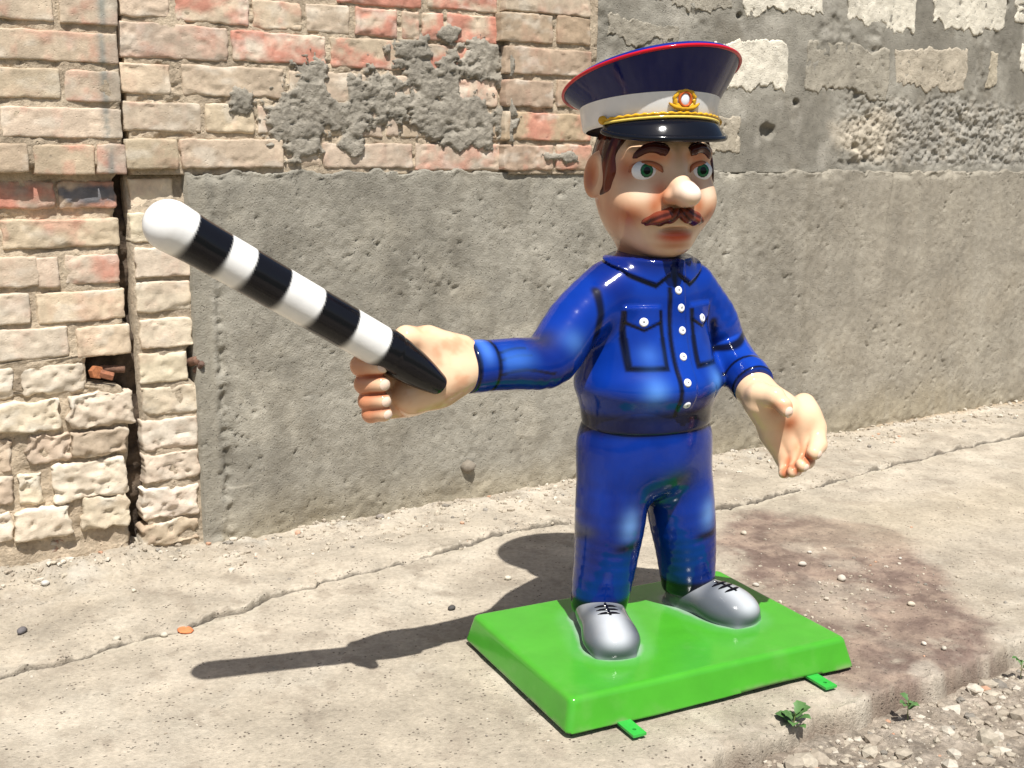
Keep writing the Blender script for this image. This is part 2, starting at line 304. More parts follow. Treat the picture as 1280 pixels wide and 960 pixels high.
# narrow strip of bricks between the crack and the concrete
bricks([(161, 217, 223, 261, R_(off=-.035)), (163, 240, 266, 304), (169, 239, 309, 347), (171, 239, 351, 390), (175, 241, 398, 435), (175, 236, 441, 478),
        (178, 249, 482, 519, R_(rough=.9)), (178, 248, 523, 562, R_(rough=.9)), (180, 251, 566, 601, R_(rough=1.4)), (178, 250, 609, 648, R_(rough=1.6)), (178, 248, 652, 681, R_(rough=1.8, tint=TAN))], -.004, rough=.45, red=.08, tint=PALE, chip=.5)
# upper wall to the right of the crack
bricks([(148, 230, -52, -20), (238, 330, -50, -16), (340, 412, -46, -12), (420, 527, -28, 7, R_(red=.8)), (534, 622, -22, 13, R_(red=.8)),
        (148, 211, -15, 21), (219, 311, -9, 29, R_(red=.6)), (317, 378, 1, 37, R_(red=.4)), (383, 438, 5, 42), (445, 497, 10, 46, R_(red=.85)), (504, 525, 14, 50, R_(red=.7)), (528, 556, 16, 50, R_(red=.8)), (560, 622, 18, 54, R_(red=.95)),
        (149, 285, 30, 74, R_(red=.25)), (290, 408, 41, 79, R_(red=.7)), (414, 507, 48, 86, R_(red=.7)), (513, 622, 57, 94, R_(red=.75)),
        (150, 214, 79, 117), (228, 355, 83, 121, R_(red=.05)), (362, 475, 90, 128), (483, 622, 97, 132, R_(red=.4)),
        (154, 252, 127, 164), (257, 318, 130, 166), (323, 398, 133, 168), (404, 443, 136, 170), (446, 478, 137, 171), (484, 498, 139, 170), (500, 622, 139, 173),
        (157, 223, 173, 212, R_(off=.02, tint=TAN)), (226, 355, 173, 210, R_(off=.01, rough=.4)), (357, 401, 184, 211), (404, 516, 179, 210), (520, 625, 180, 213, R_(red=.35))], 0, rough=.35, chip=.35)
bricks([(633, 705, -58, -32), (632, 739, -25, 17, R_(tint=TAN)), (627, 692, 16, 53), (697, 739, 20, 56), (632, 740, 60, 94), (632, 692, 100, 134), (697, 740, 100, 134),
        (632, 740, 141, 176, R_(red=.55)), (630, 692, 181, 213, R_(red=.4)), (696, 740, 181, 212, R_(red=.4))], .045, rough=.35, chip=.35, tint=(.44, .335, .235), red=.12)
# unseen courses above the picture
for k in range(3):
    z0 = 2.38+k*.135; u = -1.9+.2*(k % 2)
    while u < 1.83:
        L_ = .40; u1 = min(u+L_, 1.87)
        if u1-u > .08: brick(u+.008, u1-.008, z0, z0+.118, .01 if u < 1.3 else .03, rough=.2)
        u = u1
MORT = (.47, .385, .28); DGREY = (.275, .25, .205)
def mcol(Uu, Zz, g=0): return mix(mix(MORT, (.38, .305, .22), ss(-.3, .5, fbm(Uu*7, Zz*7, seed=60))), DGREY, g)
PO = {}
# smeared cement over the upper bricks: blobs (x, y, rx, ry) in photograph pixels
BL = [(385, 105, 24, 36), (372, 150, 40, 38), (378, 183, 26, 12), (440, 145, 38, 26), (470, 120, 40, 30), (520, 70, 34, 26), (548, 100, 40, 40), (560, 140, 60, 40), (600, 160, 30, 36), (600, 75, 34, 26), (575, 178, 32, 18), (625, 85, 14, 22), (628, 150, 14, 26), (303, 128, 14, 16), (440, 178, 16, 16), (690, 196, 36, 9), (430, 138, 50, 16), (560, 40, 16, 12)]
BLu = [(*wpt(x, y), rx*.0034/.93*1.0, ry*.0034) for x, y, rx, ry in BL]
def blob(Uu, Zz):
    m = -9
    nn = 1.05*fbm(Uu*15, Zz*15, seed=61, o=6, g=.68)-.02
    for (cu, cz, a, b) in BLu: m = np.maximum(m, 1-np.hypot((Uu-cu)/a, (Zz-cz)/b))
    return m+nn
def off_up(Uu, Zz):
    n = fbm(Uu*30, Zz*30, seed=62, o=3); m = blob(Uu, Zz); t = ss(.0, .16, m); rough_ = .9*fbm(Uu*20, Zz*20, seed=63, o=6, g=.74)
    b0 = -.0075+.003*n+.005*fbm(Uu*5, Zz*5, seed=64)-.008*ss(.2, .4, fbm(Uu*16, Zz*30, seed=69)); b0 = np.where(Uu > 1.40, b0+.042, b0)
    return b0+t*(.0165+.003*ss(0, .6, m)+.015*rough_*(.35+.9*ss(-.1, .5, fbm(Uu*5, Zz*5, seed=68)))+.005*n)
sheet('mortar', -.245, 1.885, 1.49, 2.82, .0065, off_up, lambda a, b: mcol(a, b, .95*ss(-.02, .10, blob(a, b))), bw, M['mortar'], 'stuff')
def off_a(Uu, Zz):
    lo = np.where(Zz > 1.515, .026, np.where(Zz > 1.30, -.028, .009-.006*ss(.7, .4, Zz)))-.009*ss(.2, .4, fbm(Uu*16, Zz*30, seed=59)); return lo+.005*fbm(Uu*28, Zz*28, seed=65, o=3)+.006*fbm(Uu*6, Zz*6, seed=66)+.012*ss(.6, .2, Zz)*fbm(Uu*15, Zz*15, seed=67)
def sheet_cut(name, edge, u0, z0, z1, res, off, colr, parent, mat, left=True):
    zz = np.arange(z0, z1, res); n = 110; t = np.linspace(0, 1, n)[:, None]; e = edge(zz)[None]
    Uu = (u0+(e-u0)*t); Zz = np.repeat(zz[None], n, 0); O = off(Uu, Zz); C = colr(Uu, Zz); P = np.stack([Uu, -O, Zz], -1)
    P = np.pad(P, ((1, 1), (1, 1), (0, 0)), mode='edge'); C = np.pad(C, ((1, 1), (1, 1), (0, 0)), mode='edge'); P[0, :, 1] = P[-1, :, 1] = .12; P[:, 0, 1] = P[:, -1, 1] = .12
    o = mesh_obj(name, P.reshape(-1, 3), grid_faces(P.shape[0], P.shape[1]), mat, parent, C.reshape(-1, 3)); o['kind'] = 'stuff'; return o
EA = [wpt(x, y) for x, y in ((162, 700), (158, 640), (158, 590), (160, 540), (162, 500), (150, 481), (108, 479), (106, 446), (155, 444), (153, 400), (147, 330), (144, 270), (142, 225), (152, 216), (149, 170), (146, 100), (143, 20), (141, -40))]
ez = np.array([p[1] for p in EA]); eu = np.array([p[0] for p in EA])
sheet_cut('mortar', lambda z: np.interp(z, ez, eu)+.008*fbm(z*18, z*0, seed=70), -2.1, -.12, 2.40, .012, off_a, lambda a, b: mcol(a, b, .0), bw, M['mortar'])
sheet('mortar', -2.1, -.245, 2.40, 2.82, .03, lambda a, b: .005+.004*fbm(a*20, b*20, seed=71), lambda a, b: mcol(a, b), bw, M['mortar'], 'stuff')
sheet('mortar', wpt(174, 450)[0], .02, -.12, 1.49, .011, lambda a, b: -.018-.030*ss(1.30, 1.45, b)+.006*fbm(a*25, b*25, seed=72)+.01*fbm(a*8, b*8, seed=73)-.09*ss(.055, .035, np.hypot((a-wpt(247, 455)[0])/1.0, (b-wpt(247, 455)[1])/1.6)), lambda a, b: mcol(a, b, .2), bw, M['mortar'], 'stuff')
# the bottom of the crack: crumbled dark filling far back
sheet('crack_filling', -.62, .10, -.12, 2.5, .012, lambda a, b: -.115+.03*fbm(a*16, b*16, seed=74, o=5)+.045*ss(1.5, 1.3, b)*ss(-.2, .4, fbm(a*7, b*5, seed=75)), lambda a, b: mix((.060, .045, .034), (.12, .09, .065), ss(-.2, .5, fbm(a*20, b*20, seed=76))), bw, M['mortar'], 'stuff', depth=.2)

# concrete base
STR = wpt(262, 400)[0]; UL = wpt(241, 400)[0]
pitc = [(*wpt(x, y), r) for x, y, r in ((510, 345, .05), (545, 350, .04), (570, 335, .03), (565, 400, .03), (960, 232, .03), (1050, 250, .05))]
def off_c(Uu, Zz):
    n = fbm(Uu*5, Zz*5, seed=80); m = fbm(Uu*22, Zz*22, seed=81, o=4); o = .026+.007*n+.0022*m
    st_ = ss(STR+.010, STR-.006, Uu+.006*m); o = o*(1-st_)+st_*(.022+.002*n)
    g = np.exp(-((Uu-STR-.035+.012*fbm(Zz*9, Zz*0, seed=82))/.020)**2); o += g*(.024*fbm(Uu*34, Zz*34, seed=83, o=4)-.012)*(.4+.6*ss(1.3, .9, Zz))
    rr = ss(.2, .5, fbm(Uu*2.6, Zz*2.6, seed=84)); o -= rr*.0035*np.clip(fbm(Uu*34, Zz*34, seed=85, o=3)+.1, 0, 1)*2
    for cu, cz, r in pitc: o += ss(1, .2, np.hypot(Uu-cu, (Zz-cz))/r)*.016*fbm(Uu*30, Zz*30, seed=86, o=3)
    o -= .009*ss(.54, .68, fbm(Uu*40, Zz*40, seed=87, o=2))*ss(.0, .25, fbm(Uu*3, Zz*3, seed=88)+.12); o += .0022*fbm(Uu*60, Zz*60, seed=89, o=2)
    cu1 = wpt(1112, 240)[0]+.012*np.sin(Zz*9); o -= .010*np.exp(-((Uu-cu1+.06*(1.5-Zz))/.008)**2)*ss(1.1, 1.25, Zz)
    o -= (.020*m+.012)*ss(.06, .0, 1.508-Zz)*ss(-.1, .3, fbm(Uu*9, Zz*9, seed=95)); o += .012*ss(.12, .0, Zz)*m
    return o
def col_c(Uu, Zz):
    n = fbm(Uu*2.2, Zz*2.2, seed=90); c = mix((.24, .222, .182), (.31, .288, .238), ss(-.35, .35, n))
    c = mix(c, (.37, .34, .275), .7*ss(.1, .5, fbm(Uu*4, Zz*4, seed=91))); c = mix(c, (.185, .168, .135), .5*ss(.05, .5, fbm(Uu*7, Zz*5, seed=92)))
    c = mix(c, (.30, .245, .165), .45*ss(.2, .6, fbm(Uu*1.2, Zz*1.5, seed=93))); c = mix(c, (.34, .30, .235), .6*ss(2.2, 4.2, Uu))
    c = mix(c, (.33, .28, .19), .6*ss(.25, .0, Zz+.15*n)); st_ = ss(STR+.010, STR-.006, Uu); c = mix(c, (.285, .262, .212), st_)
    v = np.exp(-((Uu*1.0-np.round(Uu*2.1)/2.1)/.03)**2)*ss(-.1, .4, fbm(Uu*3, Zz*.6, seed=94)); c = mix(c, (.20, .175, .13), .25*v*ss(1.6, 3, Uu)); w_ = fbm(Uu*14, Zz*.9, seed=96, o=3); c = mix(c, (.19, .17, .135), .16*ss(.15, .5, w_)*ss(.3, 1.2, Zz)); c = mix(c, (.38, .35, .29), .15*ss(.2, .5, -w_))
    d = np.hypot(Zz-wpt(290, 608)[1]-.06*(Uu-wpt(290, 608)[0]), 0); c = mix(c, (.5, .46, .38), .8*np.exp(-(d/.004)**2)*ss(wpt(262, 608)[0], wpt(275, 608)[0], Uu)*ss(wpt(326, 606)[0], wpt(310, 606)[0], Uu))
    return c
sheet('concrete_face', UL, 9.0, -.2, 1.508, .0085, off_c, col_c, cb, M['plaster'], depth=.3, topj=.028)
# upper right: plaster skin over pale blocks
UD = wpt(741, 100)[0]+.03
def rough_zone(Uu, Zz):
    a, b = wpt(1045, 170); c_, d_ = wpt(1290, 170); zt = wpt(1200, 125)[1]
    return ss(a-.1, a+.2, Uu)*ss(zt+.03, zt-.05, Zz+.10*fbm(Uu*5, Zz*5, seed=100))*ss(1.52, 1.56, Zz)
hol = [(*wpt(x, y), r) for x, y, r in ((960, 163, .055), (1078, 90, .028), (1041, 108, .018), (1042, 79, .018), (935, 98, .040), (996, 128, .022), (1070, 184, .030), (1083, 200, .026), (925, 20, .02), (1258, 5, .03), (870, 60, .02), (800, 60, .02))]
def off_p(Uu, Zz):
    n = fbm(Uu*4, Zz*4, seed=101); m = fbm(Uu*20, Zz*20, seed=102, o=4); o = -.004+.006*n+.003*m
    r = rough_zone(Uu, Zz); o += r*(.036*(.42-np.abs(fbm(Uu*13, Zz*13, seed=103, o=6, g=.68)))-.012+.014*fbm(Uu*45, Zz*45, seed=110, o=3, g=.7))
    o += .016*ss(.2, .6, fbm(Uu*3.2, Zz*3.2, seed=104))*m
    for cu, cz, q in hol: o -= .035*ss(1, .45, np.hypot((Uu-cu)/1.2, Zz-cz)/q+.35*m)
    return o
def col_p(Uu, Zz):
    n = fbm(Uu*3, Zz*3, seed=105); c = mix((.215, .198, .162), (.31, .288, .24), ss(-.3, .4, n)); c = mix(c, (.42, .39, .33), .6*ss(.15, .5, fbm(Uu*5, Zz*5, seed=106)))
    a, b = wpt(1095, 170); c = mix(c, (.46, .40, .31), .85*ss(1.25, .7, np.hypot((Uu-a)/.36, (Zz-b)/.14)+.35*fbm(Uu*12, Zz*12, seed=107)))
    c = mix(c, (.30, .28, .24), .8*rough_zone(Uu, Zz)*ss(a, a+.3, Uu)); c = mix(c, (.45, .40, .32), .45*rough_zone(Uu, Zz)*ss(0, .5, fbm(Uu*22, Zz*22, seed=109)))
    return mix(c, (.19, .168, .13), .45*ss(.2, .6, fbm(Uu*9, Zz*6, seed=108)))
sheet('plaster', UD-.06, 7.2, 1.495, 2.82, .0080, off_p, col_p, pw, M['plaster'])
def block(x0, x1, y0, y1, tone, off=-.004, topj=.5, botj=.8, sd=0):
    """pale block showing through a torn hole in the plaster"""
    ua, ub = wpt(x0, (y0+y1)/2)[0], wpt(x1, (y0+y1)/2)[0]; za, zb = wpt((x0+x1)/2, y1)[1], wpt((x0+x1)/2, y0)[1]
    nx, nz = 80, 34; a = np.linspace(0, 1, nx); b = np.linspace(0, 1, nz); A, B = np.meshgrid(a, b, indexing='ij')
    us = ua+(ub-ua)*a; top = zb-.11*topj*np.clip(fbm(us*6, us*0, seed=sd, o=6, g=.65)+.35, -.1, 2); bot = za+.12*botj*np.clip(fbm(us*7, us*0+5, seed=sd+1, o=6, g=.65)+.30, -.1, 2)
    zz = bot[:, None]+(top-bot)[:, None]*B; uu = ua+(ub-ua)*A+.030*fbm(zz*11, A*1.5, seed=sd+2, o=5, g=.6)
    nn = fbm(uu*18, zz*18, seed=sd+3, o=4); e = np.minimum(np.minimum(A, 1-A)*(ub-ua), np.minimum(B, 1-B)*.2); O = off+.0035*nn+.002*fbm(uu*50, zz*50, seed=sd+6, o=2)-.003*ss(.004, .0, e)-.007*ss(.55, .75, fbm(uu*26, zz*26, seed=sd+7, o=2))
    c = mix(tone, np.array(tone)*.82, ss(-.2, .6, nn)); c = mix(c, np.array(tone)*.70, .5*ss(.2, .5, fbm(uu*6, zz*9, seed=sd+4)))
    cu, cz = (ua+ub)/2, (za+zb)/2; P = np.stack([uu-cu, -(O-off), zz-cz], -1); P = np.pad(P, ((1, 1), (1, 1), (0, 0)), mode='edge'); c = np.pad(c, ((1, 1), (1, 1), (0, 0)), mode='edge')
    P[0, :, 1] = P[-1, :, 1] = .07; P[:, 0, 1] = P[:, -1, 1] = .07
    return mesh_obj('block', P.reshape(-1, 3), grid_faces(P.shape[0], P.shape[1]), M['plaster'], pw, c.reshape(-1, 3), loc=(cu, -off, cz))
WB = (.70, .645, .53); GB = (.36, .325, .26)
for i, b_ in enumerate([(930, 1029, -22, 24, WB), (1059, 1145, -22, 40, WB), (1168, 1257, -20, 42, WB), (1270, 1340, -18, 30, WB), (890, 985, 48, 118, WB), (1008, 1112, 52, 122, GB), (1119, 1208, 57, 118, (.46, .40, .31)),
                       (1275, 1340, 58, 100, WB), (1236, 1247, 60, 112, (.46, .40, .30)), (820, 915, -20, 20, GB), (760, 850, 20, 60, GB), (870, 925, 140, 195, (.40, .35, .27))]): block(*b_[:4], b_[4], sd=200+i*7, off=.0015)

# ---- things lodged in the wall
def rough_lump(P0, r, sd, sub=2, amp=.25, flat=1.):
    bm = bmesh.new(); bmesh.ops.create_icosphere(bm, subdivisions=sub, radius=1); V = np.array([v.co[:] for v in bm.verts]); Fc = [[v.index for v in f.verts] for f in bm.faces]; bm.free()
    q = 1+amp*fbm(V[:, 0]*1.3+sd, V[:, 1]*1.3, V[:, 2]*1.3, seed=sd)*2; V = V*q[:, None]*np.array(r)*np.array([1, 1, flat]); return V+np.array(P0), Fc
def prism(c, ax, r, ln, n, name, mat, parent, col):
    ax = Vector(ax).normalized(); a = ax.orthogonal().normalized(); b = ax.cross(a); V = []
    for s, q in ((-.5, .93), (-.46, 1), (.46, 1), (.5, .93)):
        for k in range(n): t = 2*math.pi*k/n; V.append(tuple(Vector(c)+ax*ln*s+(a*math.cos(t)+b*math.sin(t))*r*q))
    Fc = [[i*n+k, i*n+(k+1) % n, (i+1)*n+(k+1) % n, (i+1)*n+k] for i in range(3) for k in range(n)]+[[k for k in range(n)][::-1], [3*n+k for k in range(n)]]
    return mesh_obj(name, V, Fc, mat, parent, np.tile(np.array(col), (len(V), 1)), smooth=n > 8)
hu, hz = wpt(120, 466); 
bt = thing('rusty_bolt', 'rusty orange bolt with a nut sticking out of the hole beside the wall crack', 'bolt', uv2w(hu, 0, hz), WA)
prism((.0, -.005, .003), (.3, -1, .1), .026, .03, 6, 'nut', M['rust'], bt, (.36, .13, .05))
prism((.035, -.012, -.010), (1, -.15, -.35), .017, .05, 6, 'nut', M['rust'], bt, (.26, .10, .05)); prism((.065, .02, .006), (1, -.1, -.1), .014, .09, 16, 'shaft', M['rust'], bt, (.15, .08, .05))
hu, hz = wpt(243, 452); bt2 = thing('rusty_pipe_stub', 'dark rusty metal stub in the hole between bricks and concrete', 'metal stub', uv2w(hu, 0, hz), WA)
prism((0, .01, 0), (.2, -1, .25), .018, .07, 14, 'pipe', M['rust'], bt2, (.16, .085, .055)); prism((.012, -.012, -.022), (.4, -1, .9), .012, .06, 10, 'rod', M['rust'], bt2, (.12, .07, .05))
pu, pz = wpt(584, 583, .03); V_, F_ = rough_lump((0, 0, 0), (.035, .028, .028), 77)
tag(mesh_obj('stone', V_, F_, M['stone'], cols=np.tile((.22, .19, .15), (len(V_), 1)), loc=uv2w(pu, .035, pz)), 'brown stone embedded in the low concrete wall above the ground', 'stone')

# ---- loose stones
def px_stone(x, y, r, col, label, name='stone', flat=.6, sd=None):
    u, v = g2uv(x, y); z = pav_z(u, v); sd = sd or int(x+y); V, Fc = rough_lump((0, 0, 0), (r, r*.75, r*flat), sd, 2, .16 if r < .03 else .12)
    a = random.uniform(0, 3); V = V@np.array(Matrix.Rotation(a, 3, 'Z')); V[:, 2] -= V[:, 2].min()+.15*r*flat
    X, Y, _ = uv2w(u, v); return tag(mesh_obj(name, V, Fc, M['stone'], cols=np.tile(col, (len(V), 1)), loc=(X, Y, z)), label, 'stone')
px_stone(232, 789, .034, (.62, .20, .08), 'flat orange brick chip lying in the pavement crack', 'brick_chip', .16)
for x, y, r, c, l in [(205, 795, .020, (.45, .41, .33), 'pale pebble next to the orange chip on the crack'), (146, 804, .020, (.46, .42, .34), 'pale pebble on the crack left of the orange chip'),
                      (57, 738, .024, (.50, .47, .42), 'whitish pebble below the rubble at the foot of the brick wall'), (28, 795, .028, (.13, .12, .12), 'dark grey pebble at the left edge of the pavement'),
                      (168, 746, .016, (.48, .43, .34), 'small cream pebble on the apron below the crack in the wall'), (475, 651, .026, (.24, .21, .18), 'brown stone on the apron below the concrete wall'),
                      (1052, 726, .028, (.48, .43, .36), 'rounded light stone on the brown stain right of the statue'), (1003, 708, .022, (.46, .42, .36), 'pale stone on the brown stain nearest the policeman'),
                      (930, 668, .022, (.45, .40, .32), 'flat pale stone at the far edge of the brown stain'), (1139, 757, .020, (.52, .46, .36), 'cream pebble at the right side of the brown stain'),
                      (1012, 692, .014, (.5, .46, .4), 'small whitish pebble behind the pale stone on the stain'), (1125, 700, .011, (.5, .46, .4), 'tiny whitish pebble at the far right of the brown stain'),
                      (565, 762, .022, (.07, .065, .06), 'black stone lying in the shadow of the arm'), (945, 733, .018, (.48, .44, .38), 'white pebble beside the back corner of the green plinth'),
                      (1033, 750, .015, (.48, .42, .34), 'small cream pebble just in front of the rounded light stone'), (1180, 812, .015, (.5, .45, .37), 'white chip near the broken kerb right of the plinth'),
                      (635, 725, .020, (.50, .46, .37), 'pale stone in the statue shadow behind the plinth'), (537, 755, .012, (.5, .46, .38), 'small light pebble above the shadow of the baton'), (1155, 806, .014, (.5, .45, .38), 'pale crumb left of the white chip near the kerb')]:
    px_stone(x, y, r*.72, c, l)
def stones_stuff(name, pts, mat, cols, label=None, cat='gravel'):
    bm = bmesh.new(); bmesh.ops.create_icosphere(bm, subdivisions=1, radius=1); T = np.array([v.co[:] for v in bm.verts]); TF = np.array([[v.index for v in f.verts] for f in bm.faces]); bm.free()
    n = len(pts); nv = len(T); J = 1+RNG.uniform(-.28, .28, (n, nv, 1)); ang = RNG.uniform(0, 6.28, n); S = RNG.uniform(.55, 1.0, (n, 1, 3))*np.array([1, 1, .75])
    V = T[None]*J*S; c, s_ = np.cos(ang)[:, None], np.sin(ang)[:, None]; X = V[..., 0]*c-V[..., 1]*s_; Y = V[..., 0]*s_+V[..., 1]*c; V = np.stack([X, Y, V[..., 2]], -1)*pts[:, None, 3:4]+pts[:, None, :3]
    Fc = (TF[None]+(np.arange(n)*nv)[:, None, None]).reshape(-1, 3); o = mesh_obj(name, V.reshape(-1, 3), Fc, mat, cols=np.repeat(cols, nv, 0), smooth=False); o['kind'] = 'stuff'; o['label'] = label; o['category'] = cat; return o
def scatter(n, fu, fv, fr, zf, sink=.2):
    u = fu(n); v = fv(n, u); r = fr(n); z = np.array([zf(a, b) for a, b in zip(u, v)]); return np.stack([W0[0]+u*WD[0]+v*WN[0], W0[1]+u*WD[1]+v*WN[1], z+r*sink, r], 1)
def stone_cols(n, dark=.25):
    c = mix((.42, .37, .29), (.32, .27, .21), RNG.random(n)); c = mix(c, (.52, .47, .39), (RNG.random(n) < .22)*.8); c = mix(c, (.15, .14, .125), (RNG.random(n) < dark)*.7); return mix(c, (.48, .24, .14), (RNG.random(n) < .02)*.7)
pr = lambda a, b: lambda n: a+(b-a)*RNG.random(n)**3
p1 = scatter(1900, lambda n: RNG.uniform(-.1, 5.5, n), lambda n, u: -.02+.42*RNG.random(n)**1.6, pr(.004, .020), pav_z)
p2 = scatter(650, lambda n: RNG.uniform(-1.1, 4, n), lambda n, u: RNG.uniform(.3, 2.3, n), pr(.0018, .008), pav_z)
su, sv = g2uv(1060, 750); p3 = scatter(260, lambda n: su+RNG.normal(0, .33, n), lambda n, u: sv+RNG.normal(0, .22, n), pr(.003, .011), pav_z)
p3b = scatter(200, lambda n: RNG.uniform(.8, 3.5, n), lambda n, u: crack_v(u)+RNG.normal(-.03, .03, n), pr(.004, .012), pav_z)
su2, sv2 = g2uv(60, 705); p3c = scatter(300, lambda n: RNG.uniform(-1.2, -.15, n), lambda n, u: RNG.uniform(-.05, .16, n), pr(.004, .020), pav_z)
q = np.concatenate([p1, p2, p3, p3b, p3c]); stones_stuff('pebbles', q, M['stone'], stone_cols(len(q), .07), 'loose pebbles and crumbs scattered over the pavement')
def gz(a, b):
    i = int(np.argmin(np.abs(gu-a))); j = int(np.argmin(np.abs(gv-b))); return GZ[i, j]
p4 = np.concatenate([scatter(4200, lambda n: RNG.uniform(.1, 2.6, n), lambda n, u: 2.375+1.0*RNG.random(n)**1.3, pr(.003, .018), gz, -.15), scatter(620, lambda n: RNG.uniform(.3, 2.6, n), lambda n, u: 2.40+.9*RNG.random(n), lambda n: .014+.026*RNG.random(n)**2, gz, .05)])
stones_stuff('gravel', p4, M['stone'], stone_cols(len(p4), .10)*.92, 'coarse gravel in front of the broken pavement edge')

# ---- seedlings at the kerb
def seedling(px, py, s, n, label):
    x, y, _ = ground_pt(px, py, -.07); t = thing('weed', label, 'plant', (x, y, -.075), random.random()*3)
    tube_('stem', [(0, 0, 0), (.004*s, 0, .04*s), (0, .004*s, .095*s)], .0022*s, M['leaf'], t, (.16, .20, .06))
    for k in range(n):
        a = 2*math.pi*k/n*1.0+random.uniform(-.3, .3)+(.5 if k % 2 else 0); L_ = s*random.uniform(.035, .055); w_ = L_*.36; z0 = s*random.uniform(.04, .095); V = []; Fc = []; m_ = 8
        for i in range(m_+1):
            q = i/m_; w = w_*math.sin(math.pi*min(1, q*.97+.03))**.8*(1+.18*math.sin(q*20)); r = .006*s+q*L_; z = z0+L_*(1.15*q-.75*q*q)
            for sd_ in (-1, 0, 1): V.append((r*math.cos(a)-sd_*w*math.sin(a), r*math.sin(a)+sd_*w*math.cos(a), z+abs(sd_)*w*.35))
        for i in range(m_):
            for j in (0, 1): b = i*3+j; Fc.append([b, b+1, b+4, b+3])
        g = random.uniform(.8, 1.2); mesh_obj('leaf', V, Fc, M['leaf'], t, np.tile((.075*g, .16*g, .045*g), (len(V), 1)))
def tube_(name, pts, r, mat, parent, col, n=7):
    V = []; Fc = []
    for p in pts:
        for k in range(n): a = 2*math.pi*k/n; V.append((p[0]+r*math.cos(a), p[1]+r*math.sin(a), p[2]))
    for i in range(len(pts)-1):
        for k in range(n): Fc.append([i*n+k, i*n+(k+1) % n, (i+1)*n+(k+1) % n, (i+1)*n+k])
    return mesh_obj(name, V, Fc, mat, parent, np.tile(np.array(col), (len(V), 1)))
seedling(992, 928, 1.0, 9, 'small green seedling growing against the kerb below the plinth tab')
seedling(1135, 898, .65, 7, 'tiny dark green weed in the gravel near the right end of the kerb')
seedling(1276, 845, .6, 5, 'little weed sprouting at the right edge by the broken kerb')

# ================================================================== STATUE
SA = math.radians(25.5); SO = (.448, 3.311)
def L(px, py, ly):          # measured photograph point on the statue's plane y=ly (statue frame)
    ca, sa = math.cos(SA), math.sin(SA); r = ray(px, py)
    t = (ly+(-sa*SO[0]+ca*SO[1]))/(-sa*r[0]+ca*r[1]); x, y = t*r[0]-SO[0], t*r[1]-SO[1]
    return (ca*x+sa*y, -sa*x+ca*y, CAM_H+r[2]*t)
# ---- distance fields
def V3(p): return np.asarray(p, float)
def cap(P, a, b, ra, rb=None):
    if rb is None: rb = ra
    a, b = V3(a), V3(b); d = b-a; h = np.clip(((P-a)@d)/(d@d), 0, 1)
    return np.linalg.norm(P-a-h[:, None]*d, axis=1)-(ra+(rb-ra)*h)
def chain(P, pts, rs, k=0.01):
    d = None
    for i in range(len(pts)-1):
        e = cap(P, pts[i], pts[i+1], rs[i], rs[i+1]); d = e if d is None else smin(d, e, k)
    return d
def curve(pts, rs, n=14):       # densely sampled smooth limb
    K = np.hstack([np.array(pts, float), np.array(rs, float)[:, None]]); out = []
    for q in np.linspace(0, len(K)-1, n):
        i = min(int(q), len(K)-2); f = q-i; p0, p1, p2, p3 = K[max(i-1, 0)], K[i], K[i+1], K[min(i+2, len(K)-1)]
        out.append(.5*((2*p1)+(-p0+p2)*f+(2*p0-5*p1+4*p2-p3)*f*f+(-p0+3*p1-3*p2+p3)*f**3))
    return np.array(out)
def limb(P, C):
    d = cap(P, C[0, :3], C[1, :3], C[0, 3], C[1, 3])
    for i in range(1, len(C)-1): d = smin(d, cap(P, C[i, :3], C[i+1, :3], C[i, 3], C[i+1, 3]), .0015)
    return d
def ell(P, c, r, R=None):
    Q = P-V3(c)
    if R is not None: Q = Q@np.array(R)
    r = V3(r); k0 = np.linalg.norm(Q/r, axis=1); k1 = np.linalg.norm(Q/(r*r), axis=1)
    return np.where(k1 > 1e-9, k0*(k0-1)/np.maximum(k1, 1e-9), -r.min())
def rbox(P, c, h, r, R=None):
    Q = P-V3(c)
    if R is not None: Q = Q@np.array(R)
    q = np.abs(Q)-(V3(h)-r); return np.linalg.norm(np.maximum(q, 0), axis=1)+np.minimum(q.max(axis=1), 0)-r
def smin(a, b, k):
    h = np.clip(.5+.5*(b-a)/k, 0, 1); return b*(1-h)+a*h-k*h*(1-h)
def smax(a, b, k): return -smin(-a, -b, k)
def rotm(z=0, y=0, x=0):     # degrees; local->frame matrix
    return np.array(Matrix.Rotation(math.radians(z), 3, 'Z') @ Matrix.Rotation(math.radians(y), 3, 'Y') @ Matrix.Rotation(math.radians(x), 3, 'X'))
def seg(P, a, b):            # distance to a segment
    a, b = V3(a), V3(b); d = b-a; h = np.clip(((P-a)@d)/(d@d), 0, 1); return np.linalg.norm(P-a-h[:, None]*d, axis=1)
def poly(P, pts):
    d = seg(P, pts[0], pts[1])
    for i in range(1, len(pts)-1): d = np.minimum(d, seg(P, pts[i], pts[i+1]))
    return d
